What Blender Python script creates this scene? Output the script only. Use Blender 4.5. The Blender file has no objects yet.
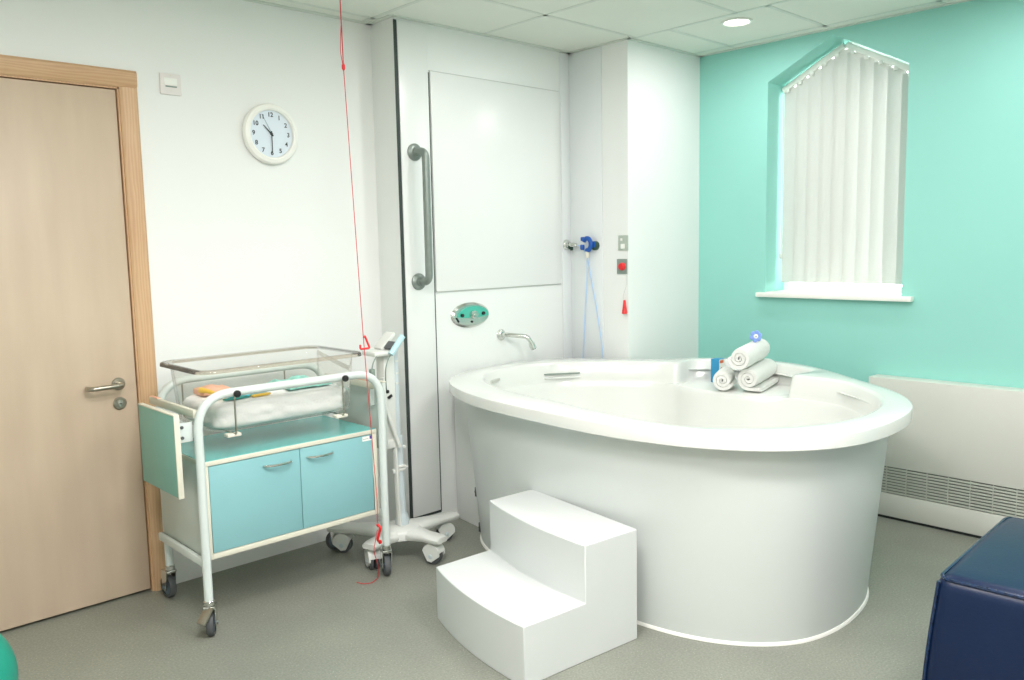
import bpy, bmesh, math, random
import numpy as np
from mathutils import Vector, Matrix, noise
random.seed(7)
S = bpy.context.scene
COL = S.collection
PI = math.pi

# ------------------------------------------------------------------ materials
def new_mat(name):
    m = bpy.data.materials.new(name); m.use_nodes = True
    nt = m.node_tree
    return m, nt, nt.nodes, nt.links, nt.nodes['Principled BSDF']

def lin(c):
    return tuple(((v / 255) / 12.92 if v / 255 <= 0.04045 else (((v / 255) + 0.055) / 1.055) ** 2.4) for v in c) + (1.0,)

def mat(name, rgb, rough=0.5, metal=0.0, var=0.04, scale=6.0, bump=0.0, bscale=200.0, spec=0.5, coat=0.0, stretch=(1, 1, 1)):
    """Procedural surface: base colour with a slow noise variation and an optional fine bump."""
    m, nt, N, L, P = new_mat(name)
    c = lin(rgb)
    tc = N.new('ShaderNodeTexCoord'); mp = N.new('ShaderNodeMapping')
    L.new(tc.outputs['Object'], mp.inputs[0]); mp.inputs['Scale'].default_value = stretch
    nz = N.new('ShaderNodeTexNoise'); nz.inputs['Scale'].default_value = scale; nz.inputs['Detail'].default_value = 3
    L.new(mp.outputs[0], nz.inputs['Vector'])
    r = N.new('ShaderNodeValToRGB')
    r.color_ramp.elements[0].position = 0.3; r.color_ramp.elements[1].position = 0.7
    r.color_ramp.elements[0].color = tuple(v * (1 - var) for v in c[:3]) + (1,)
    r.color_ramp.elements[1].color = tuple(min(1, v * (1 + var)) for v in c[:3]) + (1,)
    L.new(nz.outputs['Fac'], r.inputs[0]); L.new(r.outputs[0], P.inputs['Base Color'])
    P.inputs['Roughness'].default_value = rough; P.inputs['Metallic'].default_value = metal
    P.inputs['Specular IOR Level'].default_value = spec; P.inputs['Coat Weight'].default_value = coat
    if bump:
        n2 = N.new('ShaderNodeTexNoise'); n2.inputs['Scale'].default_value = bscale; n2.inputs['Detail'].default_value = 4
        L.new(mp.outputs[0], n2.inputs['Vector'])
        b = N.new('ShaderNodeBump'); b.inputs['Strength'].default_value = bump; b.inputs['Distance'].default_value = 0.01
        L.new(n2.outputs['Fac'], b.inputs['Height']); L.new(b.outputs[0], P.inputs['Normal'])
    return m

def wood(name, c1, c2, rough=0.45, ring=9.0, strength=0.6, axis='Z', dist=3.0):
    m, nt, N, L, P = new_mat(name)
    tc = N.new('ShaderNodeTexCoord'); mp = N.new('ShaderNodeMapping')
    L.new(tc.outputs['Object'], mp.inputs[0])
    mp.inputs['Scale'].default_value = {'Z': (1, 1, 0.12), 'X': (0.12, 1, 1)}[axis]
    w = N.new('ShaderNodeTexWave'); w.wave_type = 'BANDS'; w.bands_direction = 'X' if axis == 'Z' else 'Z'
    w.inputs['Scale'].default_value = ring; w.inputs['Distortion'].default_value = dist
    w.inputs['Detail'].default_value = 3; w.inputs['Detail Scale'].default_value = 1.3
    L.new(mp.outputs[0], w.inputs['Vector'])
    n = N.new('ShaderNodeTexNoise'); n.inputs['Scale'].default_value = 12; n.inputs['Detail'].default_value = 6
    L.new(mp.outputs[0], n.inputs['Vector'])
    n3 = N.new('ShaderNodeTexNoise'); n3.inputs['Scale'].default_value = 2.2; n3.inputs['Detail'].default_value = 2
    L.new(tc.outputs['Object'], n3.inputs['Vector'])
    mx = N.new('ShaderNodeMix'); mx.inputs['Factor'].default_value = 1 - strength
    L.new(w.outputs['Fac'], mx.inputs['A']); L.new(n.outputs['Fac'], mx.inputs['B'])
    mx2 = N.new('ShaderNodeMix'); mx2.inputs['Factor'].default_value = 0.35
    L.new(mx.outputs['Result'], mx2.inputs['A']); L.new(n3.outputs['Fac'], mx2.inputs['B'])
    r = N.new('ShaderNodeValToRGB'); r.color_ramp.elements[0].position = 0.2; r.color_ramp.elements[1].position = 0.8
    r.color_ramp.elements[0].color = lin(c1); r.color_ramp.elements[1].color = lin(c2)
    L.new(mx2.outputs['Result'], r.inputs[0]); L.new(r.outputs[0], P.inputs['Base Color'])
    P.inputs['Roughness'].default_value = rough
    return m

def clear(name, tint, refl=1.0, dens=0.06, body=(225, 228, 222)):
    """Thin clear acrylic: transparent with a fresnel gloss and a little milky body."""
    m, nt, N, L, P = new_mat(name)
    N.remove(P); out = N['Material Output']
    t = N.new('ShaderNodeBsdfTransparent'); t.inputs[0].default_value = lin(tint)
    g = N.new('ShaderNodeBsdfGlossy'); g.inputs['Roughness'].default_value = 0.04
    d = N.new('ShaderNodeBsdfDiffuse'); d.inputs[0].default_value = lin(body)
    nz = N.new('ShaderNodeTexNoise'); nz.inputs['Scale'].default_value = 9
    ma = N.new('ShaderNodeMath'); ma.operation = 'MULTIPLY'; ma.inputs[1].default_value = dens * 2
    L.new(nz.outputs['Fac'], ma.inputs[0])
    a = N.new('ShaderNodeMixShader'); L.new(ma.outputs[0], a.inputs[0]); L.new(t.outputs[0], a.inputs[1]); L.new(d.outputs[0], a.inputs[2])
    f = N.new('ShaderNodeFresnel'); f.inputs['IOR'].default_value = 1.25
    mf = N.new('ShaderNodeMath'); mf.operation = 'MULTIPLY'; mf.inputs[1].default_value = refl; L.new(f.outputs[0], mf.inputs[0])
    b = N.new('ShaderNodeMixShader'); L.new(mf.outputs[0], b.inputs[0]); L.new(a.outputs[0], b.inputs[1]); L.new(g.outputs[0], b.inputs[2])
    L.new(b.outputs[0], out.inputs[0])
    return m

M = {}
M['paint'] = mat('white_wall_paint', (231, 233, 231), 0.75, var=0.01, scale=2, bump=0.02, bscale=300)
M['panel'] = mat('white_wall_cladding', (226, 229, 227), 0.32, var=0.008, scale=2)
M['clad'] = mat('cool_white_cladding', (224, 228, 229), 0.35, var=0.008, scale=2)
M['turq'] = mat('turquoise_wall_paint', (146, 209, 198), 0.6, var=0.015, scale=2, bump=0.02, bscale=300)
M['gasket'] = mat('dark_seal', (52, 62, 60), 0.6)
M['lightgap'] = mat('grey_joint', (196, 200, 196), 0.7)
M['gloss'] = mat('white_acrylic', (218, 220, 216), 0.2, var=0.006, coat=0.3)
M['skirt'] = mat('white_laminate', (207, 212, 210), 0.3, var=0.006)
M['stepw'] = mat('white_step_laminate', (208, 212, 211), 0.35, var=0.008)
M['white'] = mat('white_plastic', (238, 238, 232), 0.4, var=0.01)
M['switchw'] = mat('pinkish_white_plastic', (226, 220, 218), 0.4, var=0.01)
M['offwhite'] = mat('cream_plastic', (222, 219, 205), 0.45, var=0.02)
M['metalw'] = mat('white_powder_coated_tube', (208, 217, 214), 0.35, var=0.01)
M['equip'] = mat('light_grey_equipment_plastic', (212, 215, 210), 0.4, var=0.02)
M['pale'] = mat('pale_blue_grey_plastic', (190, 202, 206), 0.35, var=0.02)
M['hbar'] = mat('light_blue_handle_plastic', (178, 214, 222), 0.35, var=0.02)
M['chrome'] = mat('chrome', (215, 217, 212), 0.16, metal=1, var=0.02)
M['satin'] = mat('brushed_steel', (172, 168, 155), 0.32, metal=1, var=0.05, scale=30, stretch=(1, 8, 8))
M['rail'] = mat('grey_ribbed_rail', (134, 144, 138), 0.38, metal=0.5, var=0.05, scale=40)
M['rubber'] = mat('dark_grey_rubber', (80, 84, 86), 0.6, var=0.08)
M['hub'] = mat('blue_grey_hub', (92, 108, 120), 0.5)
M['black'] = mat('black_plastic', (22, 22, 24), 0.4)
M['blackish'] = mat('dark_recess', (38, 42, 42), 0.8)
M['tdoor'] = mat('turquoise_laminate', (132, 182, 187), 0.4, var=0.012)
M['ttop'] = mat('turquoise_green_laminate', (104, 184, 180), 0.22, var=0.02)
M['tflap'] = mat('sea_green_laminate', (118, 174, 162), 0.4, var=0.02)
M['edge'] = mat('cream_edging', (214, 212, 196), 0.45, var=0.02)
M['carc'] = mat('shaded_white_cabinet_side', (196, 204, 198), 0.45, var=0.02)  # white laminate with its shade put into a grey base colour
M['red'] = mat('red_plastic', (222, 38, 42), 0.4)
M['cord'] = mat('red_cord', (205, 52, 62), 0.7, bump=0.3, bscale=900)
M['bluehose'] = mat('pale_blue_hose', (178, 206, 238), 0.3)
M['bluep'] = mat('royal_blue_plastic', (24, 84, 168), 0.35)
M['plateg'] = mat('grey_metal_plate', (176, 186, 176), 0.4, metal=0.2)
M['plated'] = mat('darker_grey_plate', (136, 150, 142), 0.4, metal=0.2)
M['blind'] = None
M['navy'] = mat('navy_vinyl', (5, 27, 60), 0.36, var=0.06, scale=4, bump=0.05, bscale=120, spec=0.35)
M['piping'] = mat('navy_piping', (20, 40, 70), 0.25, var=0.5, scale=90)
M['ball'] = mat('teal_rubber', (30, 150, 128), 0.4)
M['towel'] = mat('white_terry', (240, 240, 236), 0.95, var=0.02, scale=60, bump=0.7, bscale=260)
M['sheet'] = mat('white_cotton', (247, 248, 249), 0.9, var=0.015, bump=0.15, bscale=90)
M['cream'] = mat('cream_cotton', (236, 230, 212), 0.9, var=0.02, bump=0.15, bscale=90)
M['blanket'] = mat('mint_blanket', (150, 212, 200), 0.9, var=0.28, scale=45, bump=0.4, bscale=200)
M['cyan'] = mat('cyan_wrap', (70, 186, 202), 0.6)
M['tealp'] = mat('teal_wrap', (40, 140, 132), 0.6)
M['yellow'] = mat('yellow_plastic', (232, 190, 72), 0.5)
M['pink'] = mat('salmon_cloth', (226, 176, 150), 0.85, var=0.05)
M['radw'] = mat('white_enamel', (208, 209, 201), 0.4, var=0.01)
M['grille'] = mat('grey_grille', (178, 182, 172), 0.5, var=0.03)
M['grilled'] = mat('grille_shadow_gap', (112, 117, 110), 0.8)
M['face'] = mat('pale_blue_clock_dial', (216, 226, 236), 0.35, var=0.01)
M['ink'] = mat('black_ink', (52, 56, 58), 0.6)
M['tealink'] = mat('teal_hand', (40, 110, 110), 0.5)
M['peri'] = mat('periwinkle_petals', (128, 156, 222), 0.6)
M['boxblue'] = mat('blue_carton', (44, 140, 186), 0.5)
M['orange'] = mat('orange_print', (220, 116, 74), 0.5)
M['brown'] = mat('brown_print', (110, 74, 56), 0.5)
M['ctrlteal'] = mat('teal_control_plate', (72, 178, 158), 0.35)
M['purple'] = mat('purple_print', (80, 60, 150), 0.5)
M['greenplast'] = mat('dark_green_plastic', (44, 74, 62), 0.4)
M['doorwood'] = wood('pale_maple_veneer', (186, 166, 144), (209, 190, 168), 0.42, ring=2.2, strength=0.06, dist=9)
M['framewood'] = wood('ash_architrave', (184, 142, 104), (214, 180, 142), 0.45, ring=26, strength=0.3, dist=7)
M['framewoodx'] = wood('ash_architrave_head', (184, 142, 104), (214, 180, 142), 0.45, ring=26, strength=0.3, axis='X', dist=7)
M['shell'] = clear('clear_acrylic_tub', (250, 250, 248), 0.6, 0.015)
M['shellrim'] = clear('clear_acrylic_rim', (236, 231, 224), 1.0, 0.16, (222, 218, 208))
M['glass'] = clear('window_glass', (250, 252, 252), 1.0, 0.0)

# ceiling tile: mineral fibre with very fine pits
M['tile'] = mat('mineral_ceiling_tile', (222, 226, 217), 0.9, var=0.01, scale=3, bump=0.12, bscale=260)
M['tgrid'] = mat('ceiling_grid_trim', (206, 212, 204), 0.5)

# safety vinyl floor with speckles
def floor_mat():
    m, nt, N, L, P = new_mat('grey_green_safety_vinyl')
    tc = N.new('ShaderNodeTexCoord')
    n1 = N.new('ShaderNodeTexNoise'); n1.inputs['Scale'].default_value = 3; n1.inputs['Detail'].default_value = 5
    n2 = N.new('ShaderNodeTexNoise'); n2.inputs['Scale'].default_value = 130; n2.inputs['Detail'].default_value = 2
    v = N.new('ShaderNodeTexVoronoi'); v.inputs['Scale'].default_value = 75
    for n in (n1, n2, v): L.new(tc.outputs['Object'], n.inputs['Vector'])
    r1 = N.new('ShaderNodeValToRGB'); r1.color_ramp.elements[0].position = .3; r1.color_ramp.elements[1].position = .7
    r1.color_ramp.elements[0].color = lin((126, 129, 119)); r1.color_ramp.elements[1].color = lin((136, 139, 128))
    L.new(n1.outputs['Fac'], r1.inputs[0])
    r2 = N.new('ShaderNodeValToRGB'); r2.color_ramp.elements[0].position = .38; r2.color_ramp.elements[1].position = .62
    r2.color_ramp.elements[0].color = (0.88, 0.88, 0.88, 1); r2.color_ramp.elements[1].color = (1.1, 1.1, 1.1, 1)
    L.new(n2.outputs['Fac'], r2.inputs[0])
    mx = N.new('ShaderNodeMix'); mx.data_type = 'RGBA'; mx.blend_type = 'MULTIPLY'; mx.inputs['Factor'].default_value = 1
    L.new(r1.outputs[0], mx.inputs['A']); L.new(r2.outputs[0], mx.inputs['B'])
    r3 = N.new('ShaderNodeValToRGB'); r3.color_ramp.elements[0].position = 0.06; r3.color_ramp.elements[1].position = 0.1
    r3.color_ramp.elements[0].color = (1, 1, 1, 1); r3.color_ramp.elements[1].color = (0, 0, 0, 1)
    L.new(v.outputs['Distance'], r3.inputs[0])
    mx2 = N.new('ShaderNodeMix'); mx2.data_type = 'RGBA'
    L.new(r3.outputs[0], mx2.inputs['Factor']); L.new(mx.outputs['Result'], mx2.inputs['A']); mx2.inputs['B'].default_value = lin((196, 198, 186))
    L.new(mx2.outputs['Result'], P.inputs['Base Color'])
    P.inputs['Roughness'].default_value = 0.42
    return m
M['floor'] = floor_mat()

def blind_mat():
    m, nt, N, L, P = new_mat('white_translucent_blind_fabric')
    N.remove(P); out = N['Material Output']
    tc = N.new('ShaderNodeTexCoord'); nz = N.new('ShaderNodeTexNoise'); nz.inputs['Scale'].default_value = 220
    L.new(tc.outputs['Object'], nz.inputs['Vector'])
    r = N.new('ShaderNodeValToRGB'); r.color_ramp.elements[0].color = lin((202, 205, 200)); r.color_ramp.elements[1].color = lin((212, 214, 209))
    L.new(nz.outputs['Fac'], r.inputs[0])
    d = N.new('ShaderNodeBsdfDiffuse'); t = N.new('ShaderNodeBsdfTranslucent')
    L.new(r.outputs[0], d.inputs[0]); L.new(r.outputs[0], t.inputs[0])
    a = N.new('ShaderNodeMixShader'); a.inputs[0].default_value = 0.022
    L.new(d.outputs[0], a.inputs[1]); L.new(t.outputs[0], a.inputs[2]); L.new(a.outputs[0], out.inputs[0])
    return m
M['blind'] = blind_mat()

def emit_mat(name, rgb, s):
    m, nt, N, L, P = new_mat(name)
    P.inputs['Emission Color'].default_value = lin(rgb); P.inputs['Emission Strength'].default_value = s
    P.inputs['Base Color'].default_value = lin(rgb)
    return m
M['lamp'] = emit_mat('lamp_glow', (255, 250, 238), 12)

# ------------------------------------------------------------------ mesh helpers
def finish(bm, ang=35):
    bmesh.ops.remove_doubles(bm, verts=bm.verts, dist=1e-6)
    bmesh.ops.recalc_face_normals(bm, faces=bm.faces)
    return bm

def obj(name, bm, m, parent=None, ang=35, raw=False):
    if not raw: finish(bm)
    # vertices are authored in world space; shift them into the root's frame
    off = Vector((0, 0, 0))
    if parent is not None:
        r = parent
        while r.parent: r = r.parent
        off = Vector(r['_o']) if '_o' in r else Vector((0, 0, 0))
    else:
        xs = [v.co for v in bm.verts]
        lo = Vector([min(c[i] for c in xs) for i in range(3)]); hi = Vector([max(c[i] for c in xs) for i in range(3)])
        off = Vector(((lo.x + hi.x) / 2, (lo.y + hi.y) / 2, lo.z))
    bmesh.ops.translate(bm, verts=bm.verts, vec=-off)
    me = bpy.data.meshes.new(name); bm.to_mesh(me); bm.free()
    me.polygons.foreach_set('use_smooth', [True] * len(me.polygons))
    me.set_sharp_from_angle(angle=math.radians(ang))
    if isinstance(m, (list, tuple)):
        for k in m: me.materials.append(M[k])
    else: me.materials.append(M[m])
    o = bpy.data.objects.new(name, me); COL.objects.link(o)
    if parent is None:
        o.location = off; o['_o'] = tuple(off)
    else: o.parent = parent
    return o

def root(name, label, cat, loc, group=None, kind=None):
    o = bpy.data.objects.new(name, None); COL.objects.link(o)
    o.empty_display_size = 0.05
    o.location = loc; o['_o'] = tuple(loc)
    tag(o, label, cat, group, kind); return o

def tag(o, label=None, cat=None, group=None, kind=None):
    if label: o['label'] = label
    if cat: o['category'] = cat
    if group: o['group'] = group
    if kind: o['kind'] = kind
    return o

def BM(): return bmesh.new()

def box(bm, lo, hi, bev=0.0, seg=2, rot=None, mi=0):
    """axis-aligned box lo..hi, optional bevel, optional rotation matrix about its centre"""
    lo = Vector(lo); hi = Vector(hi); c = (lo + hi) / 2; s = hi - lo
    t = bmesh.new()
    bmesh.ops.create_cube(t, size=1)
    bmesh.ops.scale(t, verts=t.verts, vec=s)
    if bev: bmesh.ops.bevel(t, geom=list(t.edges), offset=bev, segments=seg, profile=0.5, affect='EDGES')
    if rot is not None: bmesh.ops.transform(t, verts=t.verts, matrix=rot.to_4x4())
    bmesh.ops.translate(t, verts=t.verts, vec=c)
    merge(bm, t, mi); return bm

def merge(bm, t, mi=0):
    mp = {}
    for v in t.verts: mp[v] = bm.verts.new(v.co)
    for f in t.faces:
        try:
            nf = bm.faces.new([mp[v] for v in f.verts]); nf.material_index = mi
        except ValueError: pass
    t.free()

def ring(bm, pts): return [bm.verts.new(p) for p in pts]

def bridge(bm, a, b, closed=True, mi=0):
    n = len(a)
    for i in range(n if closed else n - 1):
        j = (i + 1) % n
        try:
            f = bm.faces.new((a[i], a[j], b[j], b[i])); f.material_index = mi
        except ValueError: pass

def catmull(pts, sub=8, closed=False):
    pts = [Vector(p) for p in pts]; n = len(pts); out = []
    rng = range(n) if closed else range(n - 1)
    for i in rng:
        p0 = pts[(i - 1) % n] if closed or i > 0 else pts[0]
        p1 = pts[i]; p2 = pts[(i + 1) % n]
        p3 = pts[(i + 2) % n] if closed or i + 2 < n else pts[-1]
        for k in range(sub):
            t = k / sub
            out.append(0.5 * ((2 * p1) + (p2 - p0) * t + (2 * p0 - 5 * p1 + 4 * p2 - p3) * t * t + (3 * p1 - p0 - 3 * p2 + p3) * t ** 3))
    if not closed: out.append(pts[-1])
    return out

def tube(bm, path, r, n=10, cap=True, mi=0, flat=None):
    """sweep a circle along path (parallel transport). r: number or list. flat=(a,b) squashes the section"""
    path = [Vector(p) for p in path]
    m = len(path); rs = r if isinstance(r, (list, tuple)) else [r] * m
    T = []
    for i in range(m):
        a = path[max(0, i - 1)]; b = path[min(m - 1, i + 1)]
        T.append((b - a).normalized())
    up = Vector((0, 0, 1)) if abs(T[0].z) < 0.9 else Vector((1, 0, 0))
    u = T[0].cross(up).normalized(); prev = None
    for i in range(m):
        if i:
            ax = T[i - 1].cross(T[i])
            if ax.length > 1e-7:
                u = Matrix.Rotation(T[i - 1].angle(T[i]), 3, ax.normalized()) @ u
            u = (u - T[i] * u.dot(T[i])).normalized()
        v = T[i].cross(u)
        fa, fb = flat if flat else (1, 1)
        rg = ring(bm, [path[i] + (u * math.cos(2 * PI * k / n) * fa + v * math.sin(2 * PI * k / n) * fb) * rs[i] for k in range(n)])
        if prev: bridge(bm, prev, rg, mi=mi)
        elif cap: bm.faces.new(rg).material_index = mi
        prev = rg
    if cap: bm.faces.new(prev).material_index = mi
    return bm

def rounded_path(pts, rad, seg=6):
    """polyline with filleted corners"""
    pts = [Vector(p) for p in pts]; out = [pts[0]]
    for i in range(1, len(pts) - 1):
        a, b, c = pts[i - 1], pts[i], pts[i + 1]
        d1 = (a - b); d2 = (c - b); r = min(rad, d1.length * .49, d2.length * .49)
        p1 = b + d1.normalized() * r; p2 = b + d2.normalized() * r
        for k in range(seg + 1):
            t = k / seg
            out.append((1 - t) ** 2 * p1 + 2 * t * (1 - t) * b + t * t * p2)
    out.append(pts[-1]); return out

def lathe(bm, prof, c, axis=(0, 0, 1), n=24, cap=True, mi=0, sx=1.0):
    """revolve (r, h) profile about axis through c; sx stretches one section direction (for ovals)"""
    ax = Vector(axis).normalized()
    u = ax.cross(Vector((0, 0, 1))) if abs(ax.z) < .9 else Vector((1, 0, 0))
    u.normalize(); v = ax.cross(u); c = Vector(c); prev = None; first = None
    for r, h in prof:
        rg = ring(bm, [c + ax * h + (u * math.cos(2 * PI * k / n) * sx + v * math.sin(2 * PI * k / n)) * max(r, 1e-5) for k in range(n)])
        if prev: bridge(bm, prev, rg, mi=mi)
        else: first = rg
        prev = rg
    if cap:
        bm.faces.new(first).material_index = mi; bm.faces.new(prev).material_index = mi
    return bm

def prism(bm, poly, d, mi=0, bev=0):
    """poly: 3D points in a plane; extruded by vector d"""
    d = Vector(d); t = bmesh.new()
    a = ring(t, [Vector(p) for p in poly]); b = ring(t, [Vector(p) + d for p in poly])
    t.faces.new(a); t.faces.new(b); bridge(t, a, b)
    bmesh.ops.recalc_face_normals(t, faces=t.faces)
    if bev: bmesh.ops.bevel(t, geom=list(t.edges), offset=bev, segments=2, profile=0.5, affect='EDGES')
    merge(bm, t, mi); return bm

def B(lo, hi, bev=0.0, **k): return box(BM(), lo, hi, bev, **k)

H = 2.48
# ------------------------------------------------------------------ room shell
tag(obj('floor', B((-1.6, -5.3, -0.1), (4.7, 0.2, 0.0)), 'floor'), kind='structure')

# ceiling: suspended tiles in an exposed grid, one mesh with two materials
cb = BM()
box(cb, (-1.6, -5.3, H + 0.012), (4.7, 0.2, H + 0.1), mi=0)
def gstrip(x0, y0, x1, y1, w=0.011):
    if x0 == x1: box(cb, (x0 - w, y0, H), (x0 + w, y1, H + 0.0125), mi=1)
    else: box(cb, (x0, y0 - w, H), (x1, y0 + w, H + 0.0125), mi=1)
def tiles(xs, ys):
    for i in range(len(xs) - 1):
        for j in range(len(ys) - 1):
            t = BM(); g = 0.010
            box(t, (xs[i] + g, ys[j] + g, H + 0.001), (xs[i + 1] - g, ys[j + 1] - g, H + 0.03), 0.003, seg=1)
            merge(cb, t, 0)
xsA = [-1.6, -1.28, -0.68, -0.08, 0.52, 1.12, 1.72, 2.32, 2.92, 3.6]
ysA = [-5.3, -4.85, -4.25, -3.65, -3.05, -2.45, -1.85, -1.25, -0.65, -0.10, 0.2]
xsB = [3.6, 4.16, 4.7]
ysB = [-5.3, -4.72, -4.17, -3.62, -3.07, -2.52, -1.96, -1.41, -0.86, -0.2, 0.2]
tiles(xsA, ysA); tiles(xsB, ysB)
for x in xsA[1:]: gstrip(x, -5.3, x, 0.2)
gstrip(4.16, -5.3, 4.16, 0.2)
for y in ysA[1:-1]: gstrip(-1.6, y, 3.6, y)
for y in ysB[1:-1]: gstrip(3.6, y, 4.7, y)
tag(obj('ceiling', cb, ['tile', 'tgrid'], raw=False), kind='structure')

# perimeter angle trims
tb = BM()
box(tb, (-1.6, -0.028, H - 0.004), (2.375, 0.0, H + 0.004))
box(tb, (2.345, -0.2, H - 0.004), (2.375, -0.0, H + 0.004))
box(tb, (2.36, -0.215, H - 0.004), (3.58, -0.19, H + 0.004))
box(tb, (3.555, -0.635, H - 0.004), (3.58, -0.19, H + 0.004))
box(tb, (3.56, -0.635, H - 0.004), (4.25, -0.61, H + 0.004))
box(tb, (4.225, -5.0, H - 0.004), (4.25, -0.61, H + 0.004))
tag(obj('trim_1', tb, 'tgrid'), kind='structure')

# left wall (with a door opening)
DX0, DX1, DZ = 0.27, 1.178, 2.045
wl = BM()
box(wl, (-1.6, 0.0, 0), (DX0 - .02, 0.15, H + .05)); box(wl, (DX1 + .02, 0.0, 0), (2.7, 0.15, H + .05))
box(wl, (DX0 - .02, 0.0, DZ + .015), (DX1 + .02, 0.15, H + .05)); box(wl, (DX0 - .1, 0.15, 0), (DX1 + .1, 0.2, H))
tag(obj('wall_left', wl, 'paint'), kind='structure')
# boxed-out service wall beside it
tag(obj('wall_service', B((2.375, -0.19, 0), (3.7, 0.15, H + .05)), 'panel'), kind='structure')
# corner boxing and its return
wc = BM(); box(wc, (3.58, -0.61, 0), (4.5, 0.15, H + .05))
tag(obj('wall_corner', wc, 'paint'), kind='structure')
tag(obj('trim_2', B((3.572, -0.432, 0.02), (3.58, -0.19, 2.47), 0.0015), 'clad'), kind='structure')
# quadrant bead in the internal corner of the cladding
tag(obj('trim_3', B((3.50, -0.196, 0.02), (3.572, -0.19, 2.47), 0.0015), 'clad'), kind='structure')

# turquoise wall with gabled window opening
WX = 4.25
OP = [(-1.05, 1.118), (-1.80, 1.118), (-1.80, 2.245), (-1.415, 2.452), (-1.05, 2.268)]
wr = BM()
def face_with_hole(x):
    outer = [(-0.6, -0.0), (-5.3, -0.0), (-5.3, H + .05), (-0.6, H + .05)]
    vo = [wr.verts.new((x, y, z)) for y, z in outer]; vi = [wr.verts.new((x, y, z)) for y, z in OP]
    es = [wr.edges.new((vo[i], vo[(i + 1) % 4])) for i in range(4)] + [wr.edges.new((vi[i], vi[(i + 1) % 5])) for i in range(5)]
    bmesh.ops.triangle_fill(wr, use_beauty=True, use_dissolve=False, edges=es)
    return vo, vi
fo, fi = face_with_hole(WX); bo, bi = face_with_hole(WX + 0.27)
bridge(wr, fo, bo); bridge(wr, fi, bi)
tag(obj('wall_right', wr, 'turq', ang=20), kind='structure')

# walls behind the camera close the room
tag(obj('wall_near', B((-1.6, -5.45, 0), (4.7, -5.3, H + .05)), 'paint'), kind='structure')
tag(obj('wall_far_left', B((-1.75, -5.3, 0), (-1.6, 0.2, H + .05)), 'paint'), kind='structure')

# coved floor beads
tag(obj('baseboard_service', B((2.66, -0.2, 0), (3.58, -0.19, 0.03), 0.002), 'white'), kind='structure')

# ------------------------------------------------------------------ door
dr = root('door_1', None, None, (DX0, 0, 0), kind='structure')
obj('door_leaf', B((DX0 + .002, 0.004, 0.012), (DX1 - 0.004, 0.045, DZ - 0.004), 0.001), 'doorwood', dr)
lin_b = BM()   # lining
box(lin_b, (DX1, -0.004, 0), (DX1 + 0.02, 0.12, DZ + .015)); box(lin_b, (DX0 - .02, -0.004, 0), (DX0, 0.12, DZ + .015))
box(lin_b, (DX0 - .02, -0.004, DZ), (DX1 + .02, 0.12, DZ + .015))
obj('door_lining', lin_b, 'framewood', dr)
st = BM(); box(st, (DX0, 0.046, 0), (DX1, 0.07, DZ))
obj('door_stop', st, 'blackish', dr)
ar = BM()
def arch_poly(x0, x1): return [(x0, -0.0005, 0), (x0, -0.010, 0), (x0 + .012, -0.018, 0), (x1 - .01, -0.020, 0), (x1, -0.012, 0), (x1, -0.0005, 0)]
e = 0.006
prism(ar, arch_poly(DX1 + e, DX1 + .074), (0, 0, DZ + .007))
prism(ar, [(2 * (DX0 - e) - (x - (DX1 + e)) - (DX0 - e), y, z) for x, y, z in arch_poly(DX1 + e, DX1 + .074)], (0, 0, DZ + .007))
obj('architrave', ar, 'framewood', dr)
ah = BM()
prism(ah, [(DX0 - .074, y, DZ + e + (x)) for x, y in [(0, -.0005), (0, -.010), (.012, -.018), (.058, -.020), (.068, -.012), (.068, -.0005)]], (DX1 - DX0 + .148, 0, 0))
obj('architrave_head', ah, 'framewoodx', dr)
hb = BM()
lathe(hb, [(0.0255, 0), (0.0255, 0.006), (0.022, 0.009)], (1.105, 0.004, 0.887), (0, -1, 0))
h1 = obj('door_handle', hb, 'satin', dr)
tag(h1, 'brushed steel lever handle')
lv = BM(); tube(lv, rounded_path([(1.105, -.002, .887), (1.105, -.055, .887), (1.04, -.057, .886), (0.985, -.055, .884), (0.985, -.012, .884)], 0.02), 0.0095, 12)
obj('lever', lv, 'satin', h1)
kb = BM(); lathe(kb, [(0.0255, 0), (0.0255, 0.006), (0.022, 0.009)], (1.105, 0.004, 0.808), (0, -1, 0))
kk = obj('lock_escutcheon', kb, 'satin', dr)
k2 = BM(); lathe(k2, [(0.009, 0), (0.009, 0.004)], (1.105, -0.005, 0.813), (0, -1, 0), n=16); box(k2, (1.1, -0.009, 0.795), (1.11, -0.005, 0.81), 0.001)
obj('lock_cylinder', k2, 'chrome', kk)

# ------------------------------------------------------------------ window
wn = root('window_1', None, None, (4.47, -1.425, 1.118), kind='structure')
fr = BM()
def inset_frame(poly, w, x0, x1):
    n = len(poly); c = []
    # inward offset of the pentagon
    area = sum(poly[i][0] * poly[(i + 1) % n][1] - poly[(i + 1) % n][0] * poly[i][1] for i in range(n))
    sg = 1 if area > 0 else -1
    for i in range(n):
        p0 = Vector(poly[i - 1]); p1 = Vector(poly[i]); p2 = Vector(poly[(i + 1) % n])
        d1 = (p1 - p0).normalized(); d2 = (p2 - p1).normalized()
        n1 = Vector((-d1.y, d1.x)) * sg; n2 = Vector((-d2.y, d2.x)) * sg
        bi_ = (n1 + n2).normalized(); c.append(p1 + bi_ * (w / max(.3, bi_.dot(n1))))
    a0 = ring(fr, [(x0, p[0], p[1]) for p in poly]); a1 = ring(fr, [(x1, p[0], p[1]) for p in poly])
    b0 = ring(fr, [(x0, p[0], p[1]) for p in c]); b1 = ring(fr, [(x1, p[0], p[1]) for p in c])
    bridge(fr, a0, b0); bridge(fr, a1, b1); bridge(fr, a0, a1); bridge(fr, b0, b1)
    return c
ip = inset_frame(OP, 0.030, 4.46, 4.515)
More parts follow.
